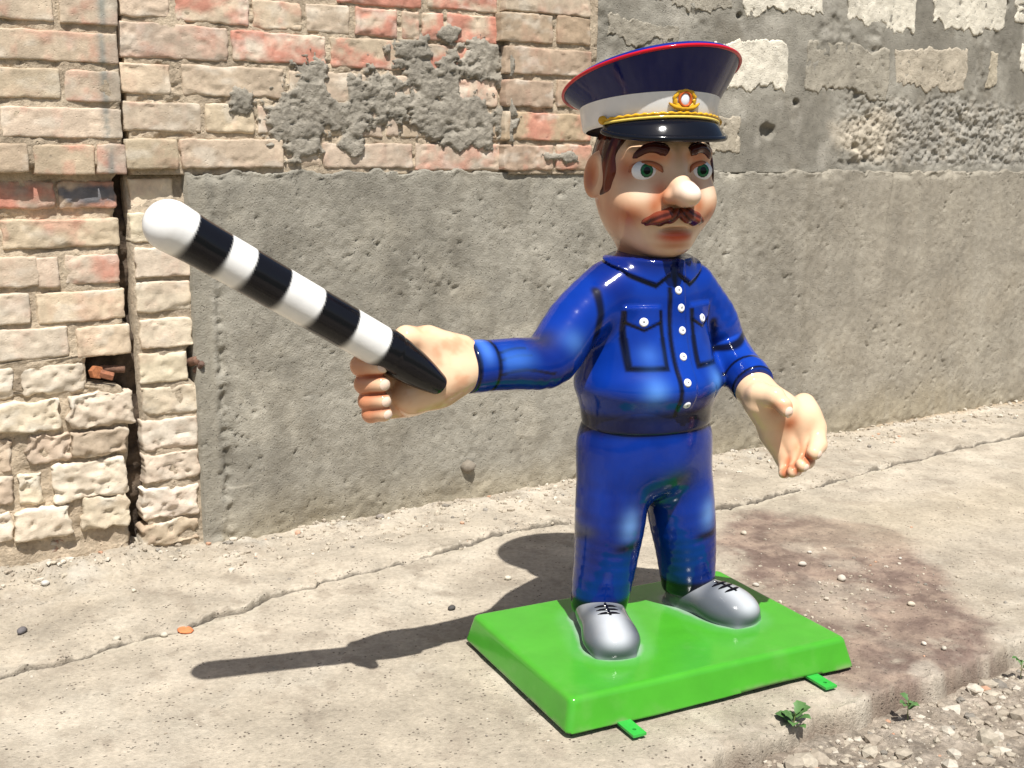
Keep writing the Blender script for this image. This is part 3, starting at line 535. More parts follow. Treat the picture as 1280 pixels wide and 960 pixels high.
def mesh_sdf(name, f, lo, hi, h, mat, parent, color, loc=None):
    lo, hi = V3(lo), V3(hi); K = 4
    n = (np.ceil((hi-lo)/(h*K)).astype(int)+1)
    ci = np.stack(np.meshgrid(*[np.arange(k) for k in n], indexing='ij'), -1).reshape(-1, 3)
    dc = f(lo+(ci*K+(K-1)/2)*h)
    act = np.abs(dc) < h*K*1.7
    Vg = np.repeat(np.repeat(np.repeat(dc.reshape(n), K, 0), K, 1), K, 2)
    am = np.repeat(np.repeat(np.repeat(act.reshape(n), K, 0), K, 1), K, 2)
    idx = np.argwhere(am); Vg[am] = f(lo+idx*h)
    S = Vg < 0
    N = np.array(Vg.shape)
    c8 = [(i, j, k) for i in (0, 1) for j in (0, 1) for k in (0, 1)]
    sl = lambda A, o: A[o[0]:N[0]-1+o[0], o[1]:N[1]-1+o[1], o[2]:N[2]-1+o[2]]
    cnt = sum(sl(S, o).astype(np.int8) for o in c8)
    cells = np.argwhere((cnt > 0) & (cnt < 8))
    ids = -np.ones(tuple(N-1), int); ids[tuple(cells.T)] = np.arange(len(cells))
    acc = np.zeros((len(cells), 3)); ct = np.zeros(len(cells))
    for a in c8:
        for ax in range(3):
            if a[ax]: continue
            b = list(a); b[ax] = 1
            va = Vg[tuple((cells+a).T)]; vb = Vg[tuple((cells+b).T)]; m = (va < 0) != (vb < 0)
            t = np.where(m, va/np.where(m, va-vb, 1), 0)
            p = cells+np.array(a, float); p[:, ax] += t
            acc += p*m[:, None]; ct += m
    P = lo+acc/ct[:, None]*h
    for it in range(2):      # project on the surface
        d = f(P); e = h*.5
        g = np.stack([f(P+np.eye(3)[i]*e)-f(P-np.eye(3)[i]*e) for i in range(3)], -1)/(2*e)
        gg = (g*g).sum(1); P = P-g*(np.clip(d/np.maximum(gg, .25), -h, h))[:, None]
    Fs = []
    for ax in range(3):
        o1, o2 = [(1, 2), (2, 0), (0, 1)][ax]
        s0 = S; e = np.zeros(3, int); e[ax] = 1
        A = S[:N[0]-e[0], :N[1]-e[1], :N[2]-e[2]]; B = S[e[0]:, e[1]:, e[2]:]
        q = np.argwhere(A != B); q = q[(q[:, o1] > 0) & (q[:, o2] > 0) & (q[:, o1] < N[o1]-1) & (q[:, o2] < N[o2]-1)]
        u1 = np.zeros(3, int); u1[o1] = 1; u2 = np.zeros(3, int); u2[o2] = 1
        g = lambda qq: ids[tuple(qq.T)]
        quad = np.stack([g(q-u1-u2), g(q-u2), g(q), g(q-u1)], 1)
        flip = ~A[tuple(q.T)]; quad[flip] = quad[flip][:, ::-1]; Fs.append(quad)
    Fc = np.concatenate(Fs); Fc = Fc[(Fc >= 0).all(1)]
    return mesh_obj(name, P, Fc, mat, parent, color(P) if callable(color) else np.tile(V3(color), (len(P), 1)), loc=loc)
def surf_y(f, x, z, y0=-.5, y1=.2):
    ys = np.linspace(y0, y1, 400); d = f(np.stack([np.full(400, x), ys, np.full(400, z)], 1)); i = np.argmax(d < 0)
    return ys[i] - (0 if i == 0 else d[i]/(d[i]-d[i-1])*(ys[i]-ys[i-1]))
def grad(f, p, e=.002):
    p = V3(p)[None]; g = np.array([(f(p+np.eye(3)[i]*e)-f(p-np.eye(3)[i]*e))[0] for i in range(3)]); return g/np.linalg.norm(g)
def tube(name, pts, rs, mat, parent, col, n=8, closed=False):
    pts = [Vector(p) for p in pts]; m = len(pts); rs = rs if hasattr(rs, '__len__') else [rs]*m; V = []; Fc = []
    up = Vector((.13, .2, 1)).normalized()
    for i, p in enumerate(pts):
        t = (pts[(i+1) % m]-pts[i-1]) if closed else (pts[min(i+1, m-1)]-pts[max(i-1, 0)])
        t.normalize(); a = t.cross(up)
        if a.length < .05: a = t.cross(Vector((1, 0, 0)))
        a.normalize(); b = t.cross(a)
        for k in range(n): V.append(tuple(p+(a*math.cos(2*math.pi*k/n)+b*math.sin(2*math.pi*k/n))*rs[i]))
    for i in range(m if closed else m-1):
        j = (i+1) % m
        for k in range(n): Fc.append([i*n+k, i*n+(k+1) % n, j*n+(k+1) % n, j*n+k])
    if not closed: Fc += [list(range(n)), [(m-1)*n+k for k in range(n)][::-1]]
    V = np.array(V); return mesh_obj(name, V, Fc, mat, parent, np.tile(V3(col), (len(V), 1)))
BLK = (.004, .004, .006); BLUE = (.003, .028, .245); NAVY = (.005, .010, .09); SKIN = (.74, .51, .33); ORANGE = (.46, .11, .03); WHITE = (.80, .79, .76)

statue = thing('policeman_statue', 'glossy painted policeman statue in blue uniform pointing a striped baton, on a green plinth', 'statue', (SO[0], SO[1], 0), SA)

# ---------------- plinth
def green_f(P):
    z = P[:, 2]; t = np.clip(z/.1, 0, 1); x0 = .503-.024*t; y0 = .355-.026*t
    q = np.stack([np.abs(P[:, 0])-x0, np.abs(P[:, 1]-.0)-y0], 1)
    d2 = np.linalg.norm(np.maximum(q+.02, 0), axis=1)+np.minimum(q.max(1)+.02, 0)-.02
    top = z-.103-.003*np.exp(-((P[:, 0])**2+(P[:, 1])**2)/.06); d = smax(d2, top, .014)
    return np.maximum(d, .012+.004*np.sin(P[:, 0]*7)-z)
SHOES = [((-.136, .125), (-.210, -.088)), ((.205, .125), (.252, -.050))]
def green_c(P):
    c = mix((.062, .33, .022), (.050, .29, .02), .5+.5*fbm(P[:, 0]*5, P[:, 1]*5, P[:, 2]*5))
    for a, b in SHOES:
        d = seg(P*np.array([1, 1, 0]), (*a, 0), (*b, 0))+.006*fbm(P[:, 0]*30, P[:, 1]*30, seed=4)
        c = mix(c, (.36, .38, .40), .8*ss(.102, .080, d)); c = mix(c, (.12, .36, .12), .35*ss(.15, .10, d))
    z = P[:, 2]; c = mix(c, (.30, .27, .19), .55*ss(.035, .008, z)*ss(-.15, .35, fbm(P[:, 0]*18, P[:, 1]*18, z*18, seed=51)))
    c = mix(c, (.20, .36, .12), .12*ss(.1, .6, fbm(P[:, 0]*9, P[:, 1]*9, z*9, seed=52, o=5, g=.65)))
    return c
plinth = mesh_sdf('plinth', green_f, (-.52, -.38, -.01), (.52, .38, .13), .006, M['green'], statue, green_c)
def tab(px, py, lenx):
    x, y, _ = L(px, py, -.36); bm = bmesh.new()
    def slab_(cx, cy, cz, sx, sy, sz):
        r = bmesh.ops.create_cube(bm, size=1); bmesh.ops.scale(bm, vec=(sx, sy, sz), verts=r['verts']); bmesh.ops.translate(bm, vec=(cx, cy, cz), verts=r['verts'])
    hw, hr, n = .021, .0055, 10; z0, z1 = .010, .017; y0, y1 = -.435, -.33; hy = -.405; V = []; Fc = []
    for z in (z0, z1):       # flat strap with a bolt hole
        for k in range(4*n): a = 2*math.pi*k/(4*n); V.append((x+hr*math.cos(a), hy+hr*math.sin(a), z))
        for k in range(4*n):
            a = 2*math.pi*k/(4*n); c, s = math.cos(a), math.sin(a); m = max(abs(c)/hw, abs(s)/.030); V.append((x+c/m, hy+s/m, z))
    q = 4*n
    for k in range(q):
        j = (k+1) % q; Fc += [[2*q+k, 2*q+j, 3*q+j, 3*q+k][::-1], [k, j, q+j, q+k], [q+k, q+j, 3*q+j, 3*q+k], [k, j, 2*q+j, 2*q+k][::-1]]
    o0 = len(V)
    for z in (z0, z1): V += [(x-hw, -.375, z), (x+hw, -.375, z), (x+hw, -.32, z), (x-hw, -.32, z)]
    for a, b, c, d in ((0, 1, 2, 3), (4, 7, 6, 5), (0, 4, 5, 1), (1, 5, 6, 2), (3, 2, 6, 7), (0, 3, 7, 4)): Fc.append([o0+a, o0+b, o0+c, o0+d])
    return mesh_obj('mounting_tab', V, Fc, M['metal'], plinth, smooth=False)
tab(782, 905, 0); tab(1018, 852, 0)

# ---------------- shoes
def shoe(i):
    (ax, ay), (bx, by) = SHOES[i]; d = np.array([bx-ax, by-ay]); Ld = np.linalg.norm(d); d = d/Ld
    ang = math.degrees(math.atan2(d[0], -d[1])); R = rotm(z=ang); Z0 = .104
    T = lambda s, z, q=0: (ax+d[0]*s-d[1]*q*1.0, ay+d[1]*s+d[0]*q, z)
    def f(P):
        e = ell(P, T(Ld+.002, Z0+.028), (.086, .094, .057), R)
        e = smin(e, ell(P, T(.10, Z0+.038), (.079, .12, .056), R), .055)
        e = smin(e, cap(P, T(.015, Z0+.030), T(.0, Z0+.02), .066, .070), .05)
        e = smin(e, rbox(P, T((Ld+.015)/2, Z0), (.060, (Ld+.135)/2, .012), .01, R), .025)
        return smax(e, Z0-.012-P[:, 2], .004)
    def c(P):
        Q = (P-V3((ax, ay, 0)))@R; s = -Q[:, 1]; q = Q[:, 0]; z = P[:, 2]-Z0
        c = mix((.09, .10, .115), (.42, .44, .46), ss(.02, .065, z)*ss(.12, .20, s)*ss(.075, .01, np.abs(q)))
        c = mix(c, (.30, .31, .33), .6*ss(.05, .08, z)*ss(.14, .08, s))
        c = mix(c, (.30, .32, .34), ss(.014, .0, z))
        c = mix(c, (.03, .03, .035), .9*ss(.016, .003, np.abs(P[:, 2]-(Z0+.098-.25*(s-.06)))-.004)*ss(.115, .095, s)*0)
        return c
    o = mesh_sdf('shoe', f, (min(ax, bx)-.14, min(ay, by)-.16, .08), (max(ax, bx)+.14, max(ay, by)+.14, .30), .0045, M['paint'], statue, c)
    def top(s, q):
        zs = np.linspace(.40, .10, 300); x, y, _ = T(s, 0, q); dd = f(np.stack([np.full(300, x), np.full(300, y), zs], 1)); return (x, y, zs[np.argmax(dd < 0)]+.0005)
    for s in (.132, .158, .184): tube('shoelace', [top(s+.004*math.cos(q*60), q) for q in np.linspace(-.034, .034, 7)], [.0015, .0046, .0056, .0056, .0056, .0046, .0015], M['paint'], o, BLK, 6)
    tube('shoelace', [top(s, .002) for s in np.linspace(.112, .200, 7)], .0042, M['paint'], o, BLK, 6)
shoe(0); shoe(1)

# ---------------- trousers
HR, HL = L(770, 640, .08), L(855, 640, .08)
LEGR = [(-.108, .085, .66), (-.116, .085, .47), (-.124, .095, .33), (-.134, .12, .165)]
LEGL = [(.114, .085, .66), (.142, .085, .45), (.172, .095, .31), (.206, .12, .165)]
def trousers_f(P):
    d = ell(P, (0, .082, .70), (.206, .158, .15))
    d = smin(d, cap(P*np.array([.82, 1.05, 1]), (0, .085, .80), (0, .085, .66), .163, .166), .02)
    r = limb(P, curve(LEGR, [.110, .112, .101, .089])); l = limb(P, curve(LEGL, [.108, .108, .098, .087]))
    legs = smin(r, l, .008); d = smin(d, legs, .045)
    d = d-.002*vn(P[:, 0]*8, P[:, 1]*8, P[:, 2]*5)-.003*0
    return smax(smax(d, np.where(P[:, 0] < .05, .128, .146)-P[:, 2], .012), P[:, 2]-.752, .01)
def trousers_c(P):
    x, y, z = P.T; c = mix(BLUE, (.002, .012, .13), ss(-.3, .6, fbm(x*7, y*7, z*5, seed=3)))
    front = ss(.11, .02, y)
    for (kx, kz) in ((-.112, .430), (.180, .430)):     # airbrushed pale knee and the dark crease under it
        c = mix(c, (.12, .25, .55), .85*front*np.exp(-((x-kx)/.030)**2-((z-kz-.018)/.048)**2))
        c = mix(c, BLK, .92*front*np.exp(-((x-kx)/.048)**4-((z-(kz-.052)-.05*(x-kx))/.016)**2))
    side = ss(-.15, -.20, x)*ss(.0, .06, y)
    c = mix(c, BLK, .75*side*np.exp(-((z-.405+.25*(y-.1))/.016)**2)); c = mix(c, (.10, .10, .12), .5*side*np.exp(-((z-.43)/.02)**2))
    c = mix(c, BLK, .96*ss(.080, .058, z-np.where(x < .05, .128+.0, .138)))
    cro = np.exp(-((x-.025)/.055)**2-((z-.585)/.035)**2)*front
    c = mix(c, (.01, .06, .02), .75*cro); c = mix(c, BLK, .85*ss(.715, .745, z))
    c = mix(c, BLK, .85*ss(.035, .0, np.abs(x-.015+.0*z))*ss(.60, .50, z)*ss(.30, .45, z)*.8)
    return c
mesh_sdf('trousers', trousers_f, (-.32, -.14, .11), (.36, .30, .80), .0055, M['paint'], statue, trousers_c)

# ---------------- shirt
ELR = L(684, 450, .00); WRR = L(583, 459, -.05); ELL = (.285, .075, .955); WRL = (.262, -.105, .868)
ELR, WRR = np.array(ELR), np.array(WRR)
SHR, SHL = (-.130, .085, 1.150), (.145, .085, 1.145)
PK = [(-.095, 1.027), (.116, 1.027)]     # pocket centres (x,z)
def shirt_f(P, relief=True):
    x, y, z = P.T
    d = ell(P, (0, .085, 1.03), (.190, .146, .205))
    d = smin(d, ell(P, (0, .070, .872), (.240, .198, .112)), .07)
    d = smin(d, ell(P, (0, .085, .93), (.205, .155, .16)), .05)
    d = smin(d, cap(P, (-.115, .085, 1.135), (.115, .085, 1.135), .088), .05)
    d = smin(d, cap(P, (0, .085, 1.17), (0, .070, 1.250), .125, .108), .06)
    d = smin(d, cap(P*np.array([.86, 1.1, 1]), (0, .085, .80), (0, .085, .74), .186, .179), .03)          # hem band
    a = limb(P, curve([SHR, (-.262, .055, 1.068), ELR, (ELR+WRR)/2+V3((.02, 0, -.004)), WRR], [.095, .088, .079, .073, .069], 16))
    b = limb(P, curve([SHL, (.235, .085, 1.05), ELL, WRL], [.088, .078, .072, .062]))
    d = smin(smin(d, a, .035), b, .025)
    w1 = WRR+(ELR-WRR)*.27/ (np.linalg.norm(ELR-WRR)/.2+1e-9)*0+ (ELR-WRR)/np.linalg.norm(ELR-WRR)*.045
    d = smin(d, cap(P, WRR, w1, .069, .071), .006)
    e1 = V3(WRL)+(V3(ELL)-V3(WRL))/np.linalg.norm(V3(ELL)-V3(WRL))*.04
    d = smin(d, cap(P, WRL, e1, .065, .067), .006)
    # collar: a thicker shell over the neck with two pointed wings
    axc = np.abs(x-.008); zl = np.interp(axc, [0, .010, .014, .060, .075, .15, .25], [1.30, 1.30, 1.212, 1.180, 1.186, 1.218, 1.23])
    zl = zl+.30*np.maximum(y+.01, 0)*(y > -.01); d = np.minimum(d, smax(smax(d-.011, zl-z, .007), z-1.262-.10*(y-.08), .008))
    # ends of the sleeves
    for (A, B) in ((WRR, ELR), (V3(WRL), V3(ELL))):
        nrm = (A-B)/np.linalg.norm(A-B); q = (P-A)@nrm; near = np.linalg.norm(P-A, axis=1) < .13
        d = np.where(near, smax(d, q-.004, .008), d)
    if relief:
        fr = ss(.03, -.01, y)
        for i, (px, pz) in enumerate(PK):
            hw = (.050, .044)[i]; m = ss(.008, -.004, np.maximum(np.abs(x-px)-hw, np.abs(z-pz)-.086)); fl = ss(.004, -.006, np.maximum(np.abs(x-px)-hw-.002, -(z-(pz+.044-.022*(1-np.abs(x-px)/hw)))))*ss(.008, -.004, np.abs(z-pz)-.088)
            d = d-fr*(.0045*m+.004*fl)
        d = d-fr*.004*ss(.030, .022, np.abs(x-.018))*ss(.80, .83, z)
        d = d-.0035*vn(x*9, y*9, z*9, 5)
        
    return smax(smax(d, .735-z, .012), z-1.262-.10*(y-.08), .008)
SH0 = lambda P: shirt_f(P, True)
aR, bR = (ELR-WRR)/np.linalg.norm(ELR-WRR), (V3(ELL)-V3(WRL))/np.linalg.norm(V3(ELL)-V3(WRL))
def shirt_c(P):
    x, y, z = P.T; c = mix(BLUE, (.002, .012, .14), ss(-.2, .7, fbm(x*6, y*6, z*6, seed=9)))
    c = mix(c, (.008, .060, .42), .5*ss(.0, .6, fbm(x*5+3, y*5, z*5, seed=21)))
    ar = x < -.21; al = (x > .20) & (z > .78)
    fr = ss(.06, .0, y)*(1-ss(-.215, -.235, x))
    soft = lambda d, w: ss(w, w*.35, d)
    def ink(c, d, w, k=.95): return mix(c, BLK, k*soft(d, w))
    for i, (px, pz) in enumerate(PK):
        hw, hh = (.052, .046)[i], .088
        bx = np.abs(np.maximum(np.abs(x-px)-hw, np.abs(z-pz)-hh)); top = (z > pz+hh-.008)
        c = ink(c, np.where(top | (y > .05), 1, bx), .0105*(1+.25*(z < pz)))
        zl = pz+.044-.024*(1-np.abs(x-px)/hw); c = ink(c, np.where((np.abs(x-px) < hw) & (y < .05), np.abs(z-zl), 1), .0075)
    pl = np.where((y < .06) & (z > .79) & (z < 1.17), np.abs(x+.012+.004*np.sin(z*14)), 1); c = ink(c, pl, .0105)
    c = mix(c, BLK, .93*ss(.055, .025, z-.760-.010*np.sin(x*7+1))*(np.abs(x) < .26)*np.clip(.93+.15*vn(x*8, y*8, z*8), 0, 1))
    c = mix(c, BLUE, .8*ss(.752, .742, z)*0)
    # armholes
    SQ = np.array([1, .12, 1]); c = ink(c, poly(P*SQ, [V3(L(*q))*SQ for q in ((739, 364, .035), (744, 392, .01), (739, 430, -.01), (728, 456, -.01))]), .020, .93)
    c = ink(c, poly(P*np.array([1, .35, 1]), [(.192, .0, 1.05), (.212, .0, .97)]), .020, .9)
    # collar shading lines
    axc = np.abs(x-.008); zl = np.interp(axc, [0, .014, .060, .075, .15], [1.208, 1.204, 1.173, 1.179, 1.211])+.30*np.maximum(y+.01, 0)*(y > -.01)
    c = ink(c, np.where((axc < .14) & (axc > .012), np.abs(z-zl), 1), .010)
    c = ink(c, np.where(z > 1.165, axc+.25*np.maximum(1.2-z, 0), 1), .018)
    # airbrushed belly lights
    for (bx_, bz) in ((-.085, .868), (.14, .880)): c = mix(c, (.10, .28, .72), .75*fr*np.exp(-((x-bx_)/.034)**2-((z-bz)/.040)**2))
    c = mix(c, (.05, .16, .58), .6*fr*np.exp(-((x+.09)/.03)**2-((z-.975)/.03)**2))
    # right sleeve: cuff line, gathers, elbow
    q = (P-WRR)@aR; nearR = (np.linalg.norm(P-WRR-aR*.1, axis=1) < .22) & (x < -.30)
    c = ink(c, np.where(nearR, np.abs(q-.062), 1), .009)
    c = ink(c, np.where(nearR, np.abs(q-.002), 1), .009)
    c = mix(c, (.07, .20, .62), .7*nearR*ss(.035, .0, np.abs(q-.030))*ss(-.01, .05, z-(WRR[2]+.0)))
    up = np.array([0, 0, 1.]); up = up-aR*(up@aR); up /= np.linalg.norm(up); pr = (P-WRR)@up
    for h0, ln in ((-.018, .19), (.022, .11), (.040, .10)):
        c = ink(c, np.where(nearR & (y < WRR[1]+.06) & (q > .06) & (q < .06+ln), np.abs(pr-h0-.010*np.sin((q-.06)*22)), 1), .0065*(1 if ln > .15 else .7), .85)
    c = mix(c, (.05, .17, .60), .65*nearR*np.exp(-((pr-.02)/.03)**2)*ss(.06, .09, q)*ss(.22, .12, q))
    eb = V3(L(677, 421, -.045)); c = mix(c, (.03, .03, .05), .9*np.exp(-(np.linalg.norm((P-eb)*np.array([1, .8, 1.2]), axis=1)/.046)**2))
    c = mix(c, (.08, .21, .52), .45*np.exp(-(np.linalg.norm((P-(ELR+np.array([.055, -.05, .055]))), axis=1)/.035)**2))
    # left sleeve
    q = (P-V3(WRL))@bR; nearL = (np.linalg.norm(P-V3(WRL), axis=1) < .25) & (x > .19) & (z < 1.04)
    c = ink(c, np.where(nearL, np.abs(q-.058), 1), .009); c = ink(c, np.where(nearL, np.abs(q-.002), 1), .007)
    c = ink(c, np.where((x > .2), np.abs(z-.985-.35*(x-.28)), 1), .012)
    c = mix(c, (.12, .10, .07), .6*np.exp(-(np.linalg.norm(P-V3((.345, .05, 1.02)), axis=1)/.04)**2))
    # navy yoke at the neck
    c = mix(c, NAVY, .65*ss(1.19, 1.235, z))
    return c
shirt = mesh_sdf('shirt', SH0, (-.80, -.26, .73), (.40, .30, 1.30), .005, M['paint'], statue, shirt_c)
def disc_button(f, x, z, r, parent, name='button'):
    y = surf_y(f, x, z); g = grad(f, (x, y, z)); c = V3((x, y, z))
    t = np.cross(g, (0, 0, 1.)); t /= np.linalg.norm(t); b = np.cross(t, g); V = []; Fc = []; cols = []
    prof = [(1.15, -.001, (.12, .14, .20)), (1.0, .0022, (.8, .8, .8)), (.82, .0042, (.82, .82, .82)), (.40, .0046, (.82, .82, .82)), (.30, .0034, (.35, .36, .38)), (.18, .0034, (.8, .8, .8))]
    n = 20
    for (q, h, cc) in prof:
        for k in range(n): a = 2*math.pi*k/n; V.append(c+(t*math.cos(a)+b*math.sin(a))*r*q+g*h*(r/.012)); cols.append(cc)
    for i in range(len(prof)-1):
        for k in range(n): Fc.append([i*n+k, i*n+(k+1) % n, (i+1)*n+(k+1) % n, (i+1)*n+k][::-1])
    Fc.append([(len(prof)-1)*n+k for k in range(n)]); return mesh_obj(name, V, Fc, M['paint'], parent, np.array(cols))
for bx_, z in ((.018, 1.160), (.026, 1.108), (.026, 1.042), (.016, .968), (.010, .897), (.018, .828)): disc_button(SH0, bx_, z, .0115, shirt)
for (px, pz) in PK: disc_button(SH0, px, pz+.044, .0125, shirt)

# ---------------- baton
TIP, HND = V3(L(212, 282, -.212)), V3(L(489, 441, -.130))
AX = (HND-TIP)/np.linalg.norm(HND-TIP); E_ = V3(L(550, 482, -.120)); BR = .0545
up_ = np.cross(AX, np.cross((0, 0, 1.), AX)); up_ /= np.linalg.norm(up_); sd_ = np.cross(AX, up_)
LH = np.linalg.norm(HND-TIP)
sec = [('baton_stripe', WHITE, None), ]
cuts = [.052, .150, .232, .355, .480, .612, LH/1.0]
sc_ = LH/.735; 
def proj_x(p):
    ca, sa = math.cos(SA), math.sin(SA); x = SO[0]+ca*p[0]-sa*p[1]; y = SO[1]+sa*p[0]+ca*p[1]; z = p[2]-CAM_H
    return 640+F_PX*x/(y*CP-z*SP)
def s_at(px):          # distance along the baton of a stripe edge seen on its upper side
    ts = np.linspace(0, LH+.1, 900); xs = [proj_x(TIP+AX*t+up_*BR) for t in ts]; return ts[int(np.argmin(np.abs(np.array(xs)-px)))]
cuts = [s_at(p) for p in (246, 289, 319, 362, 403, 446, 485)]
baton = bpy.data.objects.new('baton', None); COL.objects.link(baton); baton.parent = statue
def rings(prof, c0, name, parent):
    n = 40; V = []; Fc = []
    for (s, r) in prof:
        for k in range(n): a = 2*math.pi*k/n; V.append(c0+AX*s+(up_*math.cos(a)+sd_*math.sin(a))*r)
    for i in range(len(prof)-1):
        for k in range(n): Fc.append([i*n+k, i*n+(k+1) % n, (i+1)*n+(k+1) % n, (i+1)*n+k])
    return V, Fc, n
bat_prof = [(-BR*math.cos(a)*1.0+.0*a, BR*1.06*math.sin(a)) for a in np.linspace(.02, math.pi/2, 14)]
cc = []
segs = [('white', -1, cuts[0])]+[(('black', 'white')[i % 2], cuts[i], cuts[i+1]) for i in range(6)]
prof = list(bat_prof)
Vb = []; 
def baton_f(P):
    q = (P-TIP)@AX; r = np.linalg.norm((P-TIP)-q[:, None]*AX, axis=1)
    rad = BR*(1+.07*np.exp(-(q/.05)**2)-.02*ss(0, .7, q)); d = r-rad
    hd = cap(P, TIP, TIP+AX*.01, BR*1.07)
    body = np.maximum(d, -q); body = np.maximum(body, q-LH)
    d = np.minimum(body, hd)
    hn = E_-HND; ln = np.linalg.norm(hn); hn = hn/ln; q2 = (P-HND)@hn; r2 = np.linalg.norm((P-HND)-q2[:, None]*hn, axis=1)
    han = smax(r2-(BR*.985-(BR*.985-.027)*np.clip(q2/ln, 0, 1)**1.8), np.maximum(-q2-.03, q2-ln-.006), .012)
    return smin(d, han, .006)
def baton_c(P):
    q = (P-TIP)@AX; v = np.zeros(len(P)); sg = 1
    lw = .0025+.011*ss(.01, -.05, (P-TIP)@up_)
    for c in cuts: v = v+sg*ss(c-lw, c+lw, q+.3*(lw-.0025)*sg); sg = -sg
    c = mix(WHITE, (.006, .006, .008), v)
    lowr = ((P-TIP)@up_)
    return mix(c, (.16, .13, .09), .35*ss(-.02, -.05, lowr)*ss(.8, .2, np.abs(v-.5)*0+.5)*(v < .9)*ss(.012, .0, np.min([np.abs(q-cc_) for cc_ in cuts], axis=0)-.0)) 
bpy.data.objects.remove(baton)
baton = mesh_sdf('baton', baton_f, np.minimum(TIP, E_)-.09, np.maximum(TIP, E_)+.09, .0042, M['paint'], statue, baton_c)

# ---------------- right hand (grips the baton)
def pinkish(P, base, spots):
    c = np.tile(V3(base), (len(P), 1)); c = mix(c, (.70, .42, .25), .5*ss(-.2, .7, fbm(P[:, 0]*14, P[:, 1]*14, P[:, 2]*14, seed=31)))
    for p, r, k in spots: c = mix(c, ORANGE, k*np.exp(-(np.linalg.norm(P-V3(p), axis=1)/r)**2))
    return c
hy = -.070
WR2 = V3(L(590, 459, -.05))
PALM = V3(L(535, 470, hy+.02)); 
fy = [456, 479, 500, 516]
FR = []
for i, y in enumerate(fy):
    k = i/3; r = .0285-.0045*k
    base = V3(L(498+4*i, y-12+2*i, hy+.055)); kn = V3(L(458+3*i, y-2, hy+.030)); kn2 = V3(L(452+4*i, y+1, hy-.035)); tp = V3(L(474+2*i, y+1, hy-.070))
    FR.append(([base, kn, kn2, tp], [r*1.05, r*1.05, r*.98, r*.86]))
TH = [V3(L(575, 440, hy+.03)), V3(L(535, 426, hy+.02)), V3(L(508, 424, hy+.01)), V3(L(494, 436, hy+.0))]
def handR_f(P):
    d = cap(P, WR2+aR*.05, WR2, .055, .058)
    d = smin(d, ell(P, L(548, 464, hy+.005), (.088, .042, .100), rotm(y=8)), .04)
    d = smin(d, cap(P, L(566, 470, hy+.0), L(512, 494, hy+.015), .050, .050), .04)
    d = smin(d, cap(P, L(512, 450, hy+.05), L(515, 502, hy+.04), .045, .036), .03)
    d = smin(d, chain(P, TH, [.048, .037, .032, .026], .02), .022)
    fs = None
    for pts, rs in FR:
        e = chain(P, pts, rs, .008); fs = e if fs is None else smin(fs, e, .005)
    d = smin(d, fs, .012)
    return d
def handR_c(P):
    c = pinkish(P, SKIN, [])
    for i, (pts, rs) in enumerate(FR):       # painted orange creases between the fingers
        d = np.linalg.norm(P-pts[2], axis=1); c = mix(c, ORANGE, .9*np.exp(-(d/.038)**2))
    for i in range(3):
        a = (FR[i][0][1]+FR[i+1][0][1])/2; b = (FR[i][0][2]+FR[i+1][0][2])/2; t = (FR[i][0][3]+FR[i+1][0][3])/2
        c = mix(c, (.34, .075, .025), .92*ss(.026, .012, poly(P, [a, b, t])))
    c = mix(c, ORANGE, .45*ss(-.1, .5, fbm(P[:, 0]*20, P[:, 1]*20, P[:, 2]*20, seed=35)))
    c = mix(c, ORANGE, .5*np.exp(-(poly(P, [L(500, 430, hy-.02), L(545, 455, hy-.05)])/.016)**2))
    c = mix(c, ORANGE, .45*np.exp(-(seg(P, L(500, 512, hy-.0), L(570, 490, hy))/.015)**2))
    return c
hand = mesh_sdf('hand', handR_f, np.minimum(L(430, 535, hy), WR2)-.10, np.maximum(L(560, 400, hy), WR2)+.12, .0042, M['paint'], statue, handR_c)
def nail(f, c, nrm, along, r, parent):
    c, nrm, along = V3(c), V3(nrm), V3(along); nrm = nrm/np.linalg.norm(nrm); along = along-nrm*(along@nrm); along /= np.linalg.norm(along); s = np.cross(nrm, along)
    for _ in range(6): c = c-nrm*f(c[None])[0]*.8
    n = 16; V = [c+nrm*.0022]; Fc = []
    for k in range(n):
        a = 2*math.pi*k/n; p = c+along*math.cos(a)*r*1.15+s*math.sin(a)*r
        for _ in range(4): p = p-nrm*f(p[None])[0]*.7
        V.append(p+nrm*.0012)
    for k in range(n): V.append(V[1+k]*.75+c*.25+nrm*.0018)
    Fc = [[1+k, 1+(k+1) % n, 1+n+(k+1) % n, 1+n+k] for k in range(n)]+[[0, 1+n+k, 1+n+(k+1) % n] for k in range(n)]
    return mesh_obj('fingernail', V, Fc, M['paint'], parent, np.tile(V3((.74, .56, .44)), (len(V), 1)))
for i, (pts, rs) in enumerate(FR): nail(handR_f, pts[3]+V3((.006, -.02, .0)), (.25, -1, .1), (1, 0, 0), .0155-.0012*i, hand)

